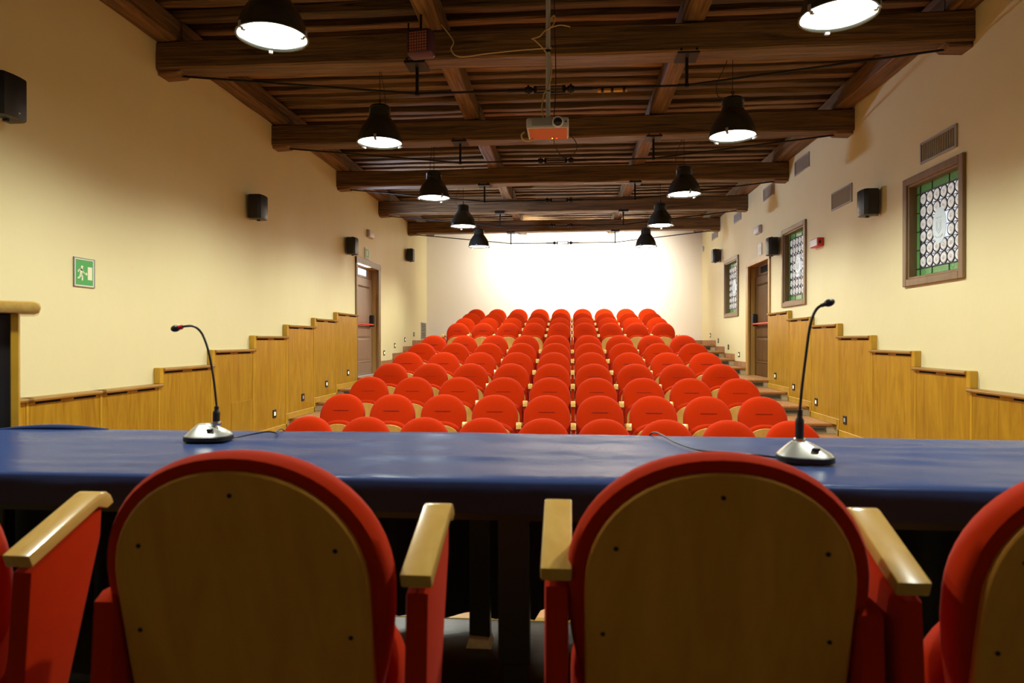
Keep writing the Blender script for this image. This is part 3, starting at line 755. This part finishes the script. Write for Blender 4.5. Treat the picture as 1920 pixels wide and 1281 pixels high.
# cloth: top sheet with soft creases and short overhangs
bm = BM(); nx, ny = 150, 26; vs = []
def cz(x, y):
    h = .0045 * noise.noise(Vector((x * 1.1, y * 5.5, 3.3))) + 0.0022 * noise.noise(Vector((x * 5, y * 13, 8.1)))
    h += .0060 * max(0, noise.noise(Vector((x * .9 + 4, y * 16, 1.7))) - .12)
    return h
prof = [(TY0 - .010, -.085), (TY0 - .010, -.045), (TY0 - .008, -.007), (TY0 - .003, -.001)]
rowsY = [('n', p) for p in prof] + [('t', TY0 + .02 + (TY1 - TY0 - .04) * j / ny) for j in range(ny + 1)] + [('f', (TY1 + .004, -.003)), ('f', (TY1 + .010, -.015)), ('f', (TY1 + .012, -.05))]
xs = [TX0 - .012 + (TX1 - TX0 + .024) * i / nx for i in range(nx + 1)]
for kind, v in rowsY:
    row = []
    for x in xs:
        if kind == 't': p = (x, v, TT + cz(x, v))
        else: p = (x, v[0] + .004 * noise.noise(Vector((x * 6, v[1] * 9, 0))), TT + v[1] + (.006 * noise.noise(Vector((x * 3, 1, 5))) if v[1] < -.04 else 0))
        row.append(bm.verts.new(p))
    vs.append(row)
for a, c in zip(vs, vs[1:]):
    for i in range(nx): bm.faces.new((a[i], a[i + 1], c[i + 1], c[i]))
bmesh.ops.recalc_face_normals(bm, faces=bm.faces[:])
# ruffled bulge of spare cloth at the far left corner
cl = thing('tablecloth', 'blue satin tablecloth spread over the long table', 'tablecloth', (0, 0, 0))
ob('cloth_top', bm, M['cloth'], cl, True, ang=80)
bm = BM(); pts = []
tube(bm, [(-2.33, 2.60, TT + .002), (-2.22, 2.63, TT + .007), (-2.10, 2.64, TT + .008), (-2.0, 2.65, TT + .004), (-1.9, 2.66, TT - .002)], lambda t: .009 * math.sin(math.pi * min(.97, max(.03, t))) + .003, 10, 5)
ob('cloth_fold', bm, M['cloth'], cl, True)
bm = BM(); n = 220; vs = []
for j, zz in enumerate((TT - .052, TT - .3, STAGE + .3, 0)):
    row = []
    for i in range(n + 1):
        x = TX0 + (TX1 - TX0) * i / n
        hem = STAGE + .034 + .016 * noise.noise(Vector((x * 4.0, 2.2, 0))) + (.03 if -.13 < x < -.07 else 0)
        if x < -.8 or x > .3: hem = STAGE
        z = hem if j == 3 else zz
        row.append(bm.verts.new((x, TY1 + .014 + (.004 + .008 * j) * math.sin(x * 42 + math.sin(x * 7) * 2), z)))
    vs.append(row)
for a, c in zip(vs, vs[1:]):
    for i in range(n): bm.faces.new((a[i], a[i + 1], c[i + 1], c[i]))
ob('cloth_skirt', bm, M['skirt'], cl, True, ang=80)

def unproj_y(u, v, Y):
    """pixel of the survey drawing -> point of the plane at depth Y (used only to trace the bent goosenecks)"""
    a = .086; t = (u - 960) / 1280; X = Y * (t * math.cos(a) - math.sin(a)) / (math.cos(a) + t * math.sin(a))
    yc = -X * math.sin(a) + Y * math.cos(a); return Vector((X, Y, EYE + (636.5 - v) * yc / 1280))
def microphone(label, x, y, rz, neck, head_r, red, S=1.0):
    t = thing('gooseneck_microphone', label, 'microphone', (x, y, TT + .006), rz, 'conference microphones on the table')
    def rr(hx, hy, z, cr=.35, n=40, ox=0):
        out = []
        for i in range(n):
            a = 2 * math.pi * i / n; c, s = math.cos(a), math.sin(a); e = 2 / 3.2
            out.append((math.copysign(abs(c) ** e, c) * hx + ox, math.copysign(abs(s) ** e, s) * hy, z))
        return out
    bm = BM(); rings(bm, [rr(.076, .062, 0), rr(.080, .066, .003), rr(.080, .066, .016), rr(.077, .063, .019)]); ob('base_foot', bm, M['black'], t, True)
    bm = BM(); rings(bm, [rr(.077, .063, .0185), rr(.070, .056, .027), rr(.048, .040, .043, ox=-.006), rr(.028, .026, .056, ox=-.012), rr(.020, .02, .060, ox=-.014)]); ob('base_cover', bm, M['silver'], t, True, ang=50)
    bm = BM(); bx(bm, .010, -.058, .030, .032, -.044, .041, .003); ob('talk_button', bm, M['black'], t, rot=(R(-8), 0, 0))
    W = Matrix.Translation(t.location) @ Matrix.Rotation(rz, 4, 'Z'); inv = W.inverted()
    P = [inv @ p for p in neck]
    base = P[0]
    bm = BM(); lathe(bm, [(.017, .054), (.019, .060), (.017, .068), (.010, .070)], 16, (base.x, base.y, 0)); ob('collar', bm, M['chrome'], t, True)
    bm = BM(); tube(bm, [(base.x, base.y, .06), P[1] * .5 + base * .5, P[1]], lambda q: .0125 if .1 < q < .75 else .008, 12, 6); ob('connector', bm, M['black'], t, True)
    bm = BM(); tube(bm, P[1:], .0042, 8, 5); ob('gooseneck', bm, M['black'], t, True)
    d = (P[-1] - P[-2]).normalized(); q = d.to_track_quat('X', 'Z').to_matrix()
    bm = BM(); ell(bm, P[-1] + d * head_r * 1.1, head_r * 1.45, head_r, head_r, 18, 12, q); ob('windscreen', bm, M['black'], t, True)
    bm = BM(); tube(bm, [P[-1] - d * .012, P[-1] + d * .006], .0085 if red else .006, 12); ob('light_ring', bm, M['red_plastic'] if red else M['black'], t, True)
    return t
pl = unproj_y(392, 812, 2.33); YLm = 2.36
left_neck = [unproj_y(u, v, YLm) for u, v in ((405, 796), (406, 762), (401, 715), (393, 668), (385, 640), (376, 622), (363, 612), (347, 612), (336, 614.5))]
microphone('microphone at the left of the table, neck bent over with red ring', left_neck[0].x - .028, YLm, R(8), left_neck, .0125, True)
YRm = 2.11
right_neck = [unproj_y(u, v, YRm) for u, v in ((1499, 832), (1500, 768), (1504, 725), (1511, 668), (1517, 622), (1523, 596), (1531, 580), (1540, 573), (1547, 570.5))]
microphone('tall microphone at the right of the table, plain black head', right_neck[0].x + .016, YRm, R(-6), right_neck, .0115, False)
bm = BM(); zc = TT + .008
tube(bm, [(-1.27, 2.39, zc), (-1.22, 2.40, zc + .004), (-1.17, 2.43, zc + .012), (-1.13, 2.47, zc + .016), (-1.12, 2.52, zc + .004), (-1.15, 2.58, zc), (-1.16, 2.66, zc), (-1.16, 2.69, zc - .03), (-1.16, 2.70, zc - .15)], .003, 6, 5)
tag(ob('microphone_cable', bm, M['black'], None, True), 'short black cable behind the left microphone', 'cable', 'cables on the table')
bm = BM()
tube(bm, [(.645, 2.14, zc), (.58, 2.19, zc), (.50, 2.20, zc + .004), (.42, 2.27, zc), (.37, 2.42, zc), (.345, 2.55, zc + .004), (.32, 2.66, zc + .004), (.30, 2.69, zc - .03), (.30, 2.70, zc - .16)], .0032, 6, 6)
tag(ob('microphone_cable', bm, M['black'], None, True), 'long black cable trailing from the right microphone over the table', 'cable', 'cables on the table')

# ------------------------------------------------------------------ lectern at the left edge
t = thing('lectern', 'wooden lectern with dark open back at the left edge, behind the table', 'lectern', (-2.80, 2.83, STAGE), R(40))
bm = BM(); bx(bm, .245, -.22, 0, .275, .22, 1.245, .003); ob('side_panel', bm, M['trim_wood'], t)
bm = BM(); bx(bm, -.275, -.22, 0, -.245, .22, 1.245, .003); ob('side_panel', bm, M['trim_wood'], t)
bm = BM(); bx(bm, -.245, .19, 0, .245, .22, 1.245, .003); ob('front_panel', bm, M['panel'], t)
bm = BM(); bx(bm, -.245, -.19, .08, .245, .19, 1.24); ob('interior_shade', bm, M['black'], t)  # solid black block stands in for the shaded inside of the open back
bm = BM(); prism(bm, [(-.33, 1.245), (.33, 1.245), (.350, 1.253), (.357, 1.272), (.350, 1.291), (.33, 1.300), (-.33, 1.300)], 'y', -.26, .26, .012, 2); ob('top', bm, M['arm_wood'], t, True)
bm = BM(); bx(bm, -.3, -.2, 1.299, .16, .2, 1.305, .002); ob('top_mat', bm, M['red_dark'], t)
for z in (.90, .86):
    bm = BM(); ell(bm, (.12, -.192, z), .016, .006, .012); ob('knob', bm, M['chrome'], t, True)

# ------------------------------------------------------------------ pendant lamps
def lamp_proto():
    t = thing('pendant_lamp', 'x', 'lamp')
    r = .2325
    bm = BM()
    outer = [(r + .006, 0), (r + .006, .012), (r - .004, .018), (r - .010, .06), (r - .026, .115), (r - .052, .17), (r - .084, .218), (.122, .255), (.112, .268)]
    inner = [(.106, .26), (.138, .212), (r - .058, .165), (r - .036, .11), (r - .018, .055), (r - .012, .012), (r - .006, 0)]
    lathe(bm, outer + inner + [outer[0]], 48, (0, 0, 0), 'z', False, False)
    ob('shade', bm, M['black_metal'], t, True, ang=50)
    bm = BM(); pr = [(.112, .262), (.112, .28)]
    for k in range(4): pr += [(.104, .284 + k * .022), (.111, .288 + k * .022), (.111, .299 + k * .022), (.104, .303 + k * .022)]
    pr += [(.098, .385), (.065, .40), (.018, .405)]
    lathe(bm, pr, 28); ob('gear_housing', bm, M['black_metal'], t, True, ang=35)
    bm = BM(); pts = [(.0, 0, .405), (.0, 0, .43), (.014, 0, .445), (0, 0, .46), (-.014, 0, .445), (-.004, 0, .432)]
    tube(bm, pts, .005, 8, 3); ob('hook', bm, M['dark_iron'], t, True)
    bm = BM(); tube(bm, [(0, 0, .455), (0, 0, 1.188)], .0035, 6); ob('suspension_cord', bm, M['dark_iron'], t, True)
    bm = BM(); tube(bm, [(.08, .02, .38), (.14, .03, .42), (.15, .03, .55), (.06, .02, .75), (.03, .02, .95), (.02, .02, 1.09)], .004, 6, 5); ob('power_cable', bm, M['black'], t, True)
    bm = BM(); lathe(bm, [(.0001, .006), (.11, .005), (.19, .010), (.2185, .016)], 48, (0, 0, 0), 'z', False, False)
    for f in bm.faces: f.normal_update()
    g = ob('glass', bm, M['lamp'], t, True)
    spot('lamp_light', (0, 0, -.02), (0, 0, 0), LAMP, 156, .55, .10, (.93, .97, .87), t)
    for a in (80, 200, 320):
        bm = BM(); ca, sa = math.cos(R(a)), math.sin(R(a))
        prism(bm, [(r - .030, -.024), (r - .008, -.024), (r - .006, -.014), (r + .013, -.012), (r + .012, .03), (r + .004, .03), (r + .004, -.002), (r - .028, -.008)], 'y', -.013, .013, .002)
        for v in bm.verts: v.co = Vector((v.co.x * ca - v.co.y * sa, v.co.x * sa + v.co.y * ca, v.co.z))
        ob('clip', bm, M['alu'], t)
    return t
LX = [(-1.99, 2.15), (-2.02, 4.487), (-1.99, 7.00), (-1.985, 9.80), (-1.95, 12.30), (-2.03, 15.02)]
RX = [(1.66, 2.15), (1.69, 4.50), (1.63, 7.08), (1.60, 9.86), (1.61, 12.52), (1.65, 15.30)]
lp = lamp_proto(); first = True
WHO = ['over the stage, out of the picture', 'nearest', 'second', 'third', 'fourth', 'farthest']
for sd, arr in (('left', LX), ('right', RX)):
    for k, (x, y) in enumerate(arr):
        o = lp if first else copy_tree(lp); first = False
        o.location = (x, y, 2.05 + EYE); o.rotation_euler = (0, 0, R(37 * k + (90 if sd == 'right' else 0)))
        lab = 'black bell pendant lamp, lit, %s in the %s-hand row' % (WHO[k], sd)
        tag(o, lab, 'lamp', 'bell lamps hanging from the ceiling')
        for ch in o.children:
            if ch.type == 'LIGHT':
                ch.data = ch.data.copy(); ch.data.energy = LAMP * (.75 if k == 0 else 1)     # the pair over the stage is dimmed

# floodlights fixed to the far side of the last beam, aimed at the back wall
for lab, x, aim, pw, cone in (('floodlight behind the last beam, right of centre', 1.35, (1.0, YB, EYE + 1.45), SPOT, 140), ('floodlight behind the last beam, left of centre', -.75, (-1.5, YB, EYE + 1.95), SPOT * .52, 140)):
    p = Vector((x, BEAMS[-1] + .15, BEAMZ + .15)); d = Vector(aim) - p
    t = thing('floodlight', lab, 'floodlight', p, 0, 'floodlights behind the last beam')
    q = d.to_track_quat('Y', 'Z').to_euler()
    bm = BM(); bx(bm, -.09, .0, -.06, .09, .09, .06, .006); ob('housing', bm, M['black'], t, rot=q)
    bm = BM(); bx(bm, -.02, -.03, -.02, .02, .02, .02); ob('bracket', bm, M['dark_iron'], t)
    bm = BM(); bx(bm, -.08, .0895, -.05, .08, .094, .05); ob('glass', bm, M['flood'], t, rot=q)
    spot('flood_light', d.normalized() * .11, d.to_track_quat('-Z', 'Y').to_euler(), pw, cone, 1.0, .05, (1.0, .96, .86), t)

# ------------------------------------------------------------------ projector and heater
PX, PYY, PZ = -.185, 5.57, 1.715 + EYE
t = thing('projector', 'ceiling projector hanging on a pale pole in the middle of the hall', 'projector', (PX, PYY, PZ))
bm = BM(); bx(bm, -.168, -.16, -.041, .168, .16, .045, .016, 2); body = ob('casing', bm, M['grey_white'], t, True)
bm = BM(); bx(bm, -.150, -.142, -.0435, .152, .150, -.0395, .003); ob('underside_panel', bm, M['orange'], t)
bm = BM(); bx(bm, -.125, -.1635, -.028, .035, -.158, .033, .004); ob('vent_grille', bm, M['alu'], t)
bm = BM(); lathe(bm, [(.044, -.155), (.044, -.170), (.036, -.175), (.034, -.168)], 28, (.082, 0, .004), 'y'); lr = ob('lens_ring', bm, M['white'], t, True)
bm = BM(); lathe(bm, [(.0001, -.178), (.02, -.177), (.034, -.169)], 28, (.082, 0, .004), 'y', False, True); ob('lens', bm, M['lens'], lr, True)
bm = BM(); prism(bm, [(.135, .006), (.152, .014), (.152, -.002)], 'y', -.164, -.158); ob('logo', bm, M['black'], t)
for x, m in ((.032, 'led_yellow'), (.068, 'led_red')):
    bm = BM(); ell(bm, (x, .115, -.0445), .006, .006, .003, 10, 6); ob('indicator', bm, M[m], t)
bm = BM(); bx(bm, -.05, -.04, .044, .05, .04, .06, .004); bx(bm, -.16, -.02, .046, .12, .02, .052); ob('mount_plate', bm, M['black'], t)
bm = BM(); tube(bm, [(0, 0, .055), (0, 0, 1.51)], .0185, 16); ob('pole', bm, M['grey_white'], t, True)
bm = BM(); tube(bm, [(0, 0, .62), (0, 0, .64)], .022, 12); tube(bm, [(0, 0, .30), (0, 0, .308)], .0205, 12); ob('pole_clip', bm, M['black'], t, True)
bm = BM(); tube(bm, [(-.03, -.02, .05), (-.05, -.02, .16), (-.035, -.02, .27), (-.018, -.02, .30), (.022, -.015, .40), (.024, -.01, .55), (-.02, -.02, .62), (-.05, -.02, .66), (-.11, -.02, .72), (-.13, -.02, .73), (-.07, -.02, .745), (-.025, -.02, .79), (.03, -.02, .82), (.055, -.02, .87), (.05, -.02, .91), (.02, -.02, .88), (.02, -.02, .82), (.10, -.02, .832), (.18, -.02, .815)], .0055, 6, 5)
ob('white_cable', bm, M['cable'], t, True)
bm = BM(); tube(bm, [(.02, -.03, .05), (.0, -.04, .08), (.06, -.04, .075), (.04, -.03, .05)], .006, 6, 4); tube(bm, [(-.12, .12, -.045), (-.17, .12, -.060), (-.215, .12, -.045), (-.225, .12, -.005), (-.20, .12, .015)], .007, 6, 4); ob('cable_loop', bm, M['cable'], t, True)
bm = BM(); tube(bm, [(.14, .13, .0), (.21, .13, -.05), (.235, .12, -.13), (.19, .1, -.20), (.12, .1, -.205), (.06, .1, -.13), (.04, .08, -.04)], .0035, 6, 5); tube(bm, [(.04, .05, .045), (.06, .08, .40), (.05, .1, .9), (.04, .1, 1.45)], .004, 6, 4); ob('black_cable', bm, M['black'], t, True)

HX, HY, HZ = -1.345, 5.97, 2.64 + EYE
t = thing('infrared_heater', 'square infrared heater with reddish grille on the nearest beam', 'heater', (HX, HY, HZ), R(-10))
bm = BM(); bx(bm, -.115, -.02, -.115, .115, .13, .115, .03, 3); ob('housing', bm, M['heater_body'], t, True)
bm = BM(); bx(bm, -.082, -.024, -.088, .082, -.018, .085, .004); ob('reflector', bm, M['heater'], t)
bm = BM()
for k in range(8): bx(bm, -.086 + k * .0245, -.031, -.09, -.083 + k * .0245, -.027, .088); bx(bm, -.088, -.031, -.09 + k * .0254, .088, -.027, -.087 + k * .0254)
ob('wire_guard', bm, M['dark_iron'], t)
bm = BM(); tube(bm, [(0, .05, .115), (0, .05, .26)], .012, 8); tube(bm, [(-.12, .05, .0), (-.12, .05, .20)], .008, 8); ob('bracket', bm, M['dark_iron'], t, True)
bm = BM(); zz = HZ
tube(bm, [(HX + .16, 6.2, HZ + .25), (HX + .27, 6.2, HZ + .10), (HX + .25, 6.2, HZ + .02), (HX + .33, 6.22, HZ - .04), (HX + .60, 6.24, HZ - .01), (HX + .95, 6.26, HZ + .02), (HX + 1.17, 6.27, HZ + .03)], .006, 6, 6)
tag(ob('ceiling_cable', bm, M['cable'], None, True), 'cream cable clipped along the nearest beam between heater and projector pole', 'cable')

# ------------------------------------------------------------------ loudspeakers
def speaker(label, x_wall, s, y, z):
    t = thing('wall_loudspeaker', label, 'loudspeaker', (x_wall, y, z), 0, 'black loudspeakers on the side walls')
    def S(d): return s * d
    bm = BM()
    prism(bm, [(S(.045), -.12), (S(.16), -.12), (S(.195), -.095), (S(.205), -.03), (S(.205), .03), (S(.195), .095), (S(.16), .12), (S(.045), .12)], 'z', -.15, .15, .012, 2)
    ob('cabinet', bm, M['black'], t, True, ang=30)
    for q in (-.157, .157):
        bm = BM(); lathe(bm, [(.020, q - .012), (.020, q + .012)], 12, (S(.12), 0, 0)); ob('knob', bm, M['black'], t, True)
    bm = BM(); bx(bm, S(.001), -.06, -.14, S(.012), .06, .14, .003); bx(bm, S(.001), -.02, -.152, S(.13), .02, -.147); bx(bm, S(.001), -.02, .147, S(.13), .02, .152); bx(bm, S(.012), -.02, -.1, S(.046), .02, .1, .004)
    ob('wall_bracket', bm, M['alu'], t)
    bm = BM(); lathe(bm, [(.010, 0), (.008, S(.004)), (.0001, S(.005))], 12, (S(.2035), -.06 + .08, -.105), 'x'); ob('badge', bm, M['chrome'], t)
    return t
SP = [(WL, 1, 4.42, 1.68, 'black loudspeaker high on the left wall, at the left edge of the picture'),
      (WL, 1, 8.27, 1.655, 'black loudspeaker on the left wall above the wooden steps'),
      (WL, 1, 11.98, 1.675, 'black loudspeaker on the left wall just before the door'),
      (WL, 1, 16.45, 2.06, 'small-looking black loudspeaker on the left wall near the back corner'),
      (WR, -1, 8.24, 1.58, 'black loudspeaker on the right wall beside the nearest stained-glass window'),
      (WR, -1, 12.02, 1.586, 'black loudspeaker on the right wall above the door corner'),
      (WR, -1, 16.6, 1.985, 'black loudspeaker on the right wall near the back corner')]
for x, s, y, z, lab in SP: speaker(lab, x, s, y, z + EYE)

# ------------------------------------------------------------------ signs, luminaires, alarm, vents, step lights
def X_(s, xw, d): return xw + s * d
t = thing('exit_sign', 'green running-man exit sign on the left wall', 'sign', (WL, 5.335, .553 + EYE))
bm = BM(); bx(bm, .001, -.122, -.118, .008, .122, .118, .002); ob('backing', bm, M['cream'], t)
bm = BM()
for q in (-.122, .112): bx(bm, .001, q, -.12, .014, q + .010, .12, .002)
bx(bm, .001, -.122, .113, .011, .122, .120); bx(bm, .001, -.122, -.120, .011, .122, -.113); ob('frame', bm, M['alu'], t)
bm = BM(); bx(bm, .008, -.100, -.104, .0095, .100, .104); ob('green_field', bm, M['green'], t)
bm = BM()
def limb(a, c, wd): 
    a, c = Vector(a), Vector(c); d = (c - a).normalized(); n_ = Vector((-d.y, d.x)) * wd
    prism(bm, [tuple(a + n_), tuple(c + n_), tuple(c - n_), tuple(a - n_)], 'x', .0094, .0108)
lathe(bm, [(.012, .0094), (.012, .0108)], 14, (0, -.030, .045), 'x')
limb((-.034, .032), (-.044, -.018), .013)      # trunk
limb((-.034, .026), (-.066, .018), .006); limb((-.064, .020), (-.076, .002), .006)   # rear arm
limb((-.036, .022), (-.014, .004), .006); limb((-.016, .006), (-.004, -.006), .005)   # front arm
limb((-.042, -.016), (-.026, -.036), .008); limb((-.026, -.034), (-.028, -.066), .007)   # front leg
limb((-.046, -.018), (-.058, -.042), .008); limb((-.056, -.042), (-.080, -.050), .007)   # rear leg
limb((.002, -.010), (.018, -.010), .004)
prism(bm, [(.016, .006), (.034, -.010), (.016, -.026)], 'x', .0094, .0108)
bx(bm, .0094, .036, -.058, .0108, .088, .050)
ob('pictogram', bm, M['cream'], t)
def small_sign(label, xw, s, y, z, w, h):
    t = thing('door_sign', label, 'sign', (xw, y, z)); 
    bm = BM(); bx(bm, s * .001, -w, -h, s * .012, w, h, .003); ob('plate', bm, M['alu'], t)
    bm = BM(); bx(bm, s * .0122, -w + .02, -h + .02, s * .0135, w - .02, h - .02); ob('face', bm, M['green'] if s > 0 else M['grey_white'], t)
    bm = BM(); bx(bm, s * .0135, -.03, -h * .5, s * .0145, .03, h * .5); ob('pictogram', bm, M['cream'], t)
small_sign('small green sign over the left door', WL, 1, 13.2, 1.70 + EYE, .13, .105)
small_sign('small pale sign over the right door', WR, -1, 13.16, 1.685 + EYE, .12, .115)
def luminaire(label, xw, s, y, z):
    t = thing('emergency_light', label, 'emergency light', (xw, y, z), 0, 'emergency lights over the doors')
    bm = BM(); bx(bm, s * .001, -.17, -.075, s * .045, .17, .075, .006); ob('housing', bm, M['grey_white'], t)
    bm = BM(); bx(bm, s * .045, -.16, -.066, s * .075, .16, .066, .012, 2); ob('diffuser', bm, M['white'], t, True)
luminaire('white emergency light over the left door', WL, 1, 13.36, 2.10 + EYE)
luminaire('white emergency light over the right door', WR, -1, 13.2, 2.06 + EYE)
t = thing('alarm_sounder', 'red and white fire alarm box on the right wall', 'fire alarm', (WR, 10.08, 1.375 + EYE))
bm = BM(); bx(bm, -.001, -.15, -.06, -.09, .15, .06, .008); ob('housing', bm, M['red_plastic'], t)
bm = BM(); bx(bm, -.09, -.14, -.05, -.098, .14, .05, .004); ob('white_face', bm, M['white'], t)  # face in plain white plastic
bm = BM(); bx(bm, -.04, -.153, -.02, -.07, -.149, .02, .004); ob('side_plug', bm, M['black'], t)
t = thing('motion_sensor', 'small white sensor high in the right back corner', 'sensor', (WR, 18.62, 2.42 + EYE))
bm = BM(); bx(bm, -.001, -.05, -.07, -.06, .05, .07, .015, 2); ob('body', bm, M['white'], t, True)
bm = BM(); ell(bm, (-.06, 0, -.01), .02, .035, .04, 12, 8); ob('lens', bm, M['white'], t, True)
def vent(label, xw, s, y0, y1, z0, z1, vert=True, n=14):
    t = thing('air_vent', label, 'vent', (xw, (y0 + y1) / 2, (z0 + z1) / 2), 0, 'air vents in the walls')
    w, h = (y1 - y0) / 2, (z1 - z0) / 2; f = .022
    bm = BM(); bx(bm, s * .001, -w, -h, s * .016, -w + f, h, .003); bx(bm, s * .001, w - f, -h, s * .016, w, h, .003); bx(bm, s * .001, -w + f, -h, s * .016, w - f, -h + f, .003); bx(bm, s * .001, -w + f, h - f, s * .016, w - f, h, .003)
    ob('frame', bm, M['alu'], t)
    bm = BM(); bx(bm, s * .0005, -w + f, -h + f, s * .002, w - f, h - f); ob('vent_shade', bm, M['gap_shade'], t)  # flat dark sheet stands for the shade behind the slats
    me = None
    for k in range(n):
        if vert: q = -w + f + (2 * w - 2 * f) * (k + .5) / n
        else: q = -h + f + (2 * h - 2 * f) * (k + .5) / n
        if me is None:
            bm = BM()
            if vert: prism(bm, [(s * .002, -.010), (s * .012, -.002), (s * .012, .003), (s * .002, -.004)], 'z', -h + f, h - f)
            else: prism(bm, [(s * .002, .008), (s * .013, -.006), (s * .013, -.010), (s * .002, .003)], 'y', -w + f, w - f)
            me = mesh_of(bm, 'slat', M['vent_slat'])
        put('slat', me, t, (0, q if vert else 0, 0 if vert else q))
vent('large air vent right above the nearest stained-glass window', WR, -1, 6.605, 7.26, 1.77 + EYE, 1.985 + EYE, True, 15)
vent('air vent left of the right-hand loudspeaker', WR, -1, 8.96, 9.63, 1.74 + EYE, 1.98 + EYE, True, 18)
vent('air vent high on the right wall, first below the ceiling', WR, -1, 10.51, 11.16, 2.575 + EYE, 2.80 + EYE)
vent('air vent high on the right wall, second below the ceiling', WR, -1, 12.27, 12.93, 2.53 + EYE, 2.76 + EYE)
vent('air vent high on the right wall, third below the ceiling', WR, -1, 14.59, 15.2, 2.505 + EYE, 2.70 + EYE)
vent('air vent high on the right wall, last before the back corner', WR, -1, 16.87, 17.52, 2.47 + EYE, 2.66 + EYE)
vent('grey floor-level vent in the left back corner', WL, 1, 18.10, 18.72, 1.67, 2.13, False, 12)
def step_light(label, x, s, y, z, lit):
    t = thing('step_light', label, 'step light', (x, y, z), 0, 'step lights along the side walls')
    bm = BM(); bx(bm, s * .0005, -.052, -.055, s * .010, .052, .055, .003); ob('plate', bm, M['black'], t)
    bm = BM(); bx(bm, s * .0098, -.021, -.024, s * .0125, .021, .024, .002); ob('lens', bm, M['glow'] if lit else M['grey_white'], t)
SL = [(8.866, .67, 1), (9.843, .809, 0), (10.83, .944, 1), (11.913, 1.074, 1), (14.467, 1.376, 1), (15.364, 1.529, 1), (16.323, 1.664, 1), (17.286, 1.80, 0)]
for k, (y, z, lit) in enumerate(SL):
    where = '%s step light on the left wooden panelling' % ORD[k] if k < 4 else '%s step light on the left wall beyond the door' % ORD[k - 4]
    step_light(where, WL + (.052 if k < 4 else 0), 1, y, z, lit)
SRR = [(9.042, .64, 0), (10.069, .777, 1), (11.058, .921, 1), (12.024, 1.045, 1), (14.771, 1.349, 1), (15.75, 1.496, 0), (16.811, 1.638, 0), (17.757, 1.772, 1)]
for k, (y, z, lit) in enumerate(SRR):
    where = '%s step light on the right wooden panelling' % ORD[k] if k < 4 else '%s step light on the right wall beyond the door' % ORD[k - 4]
    step_light(where, WR - (.052 if k < 4 else 0), -1, y, z, lit)
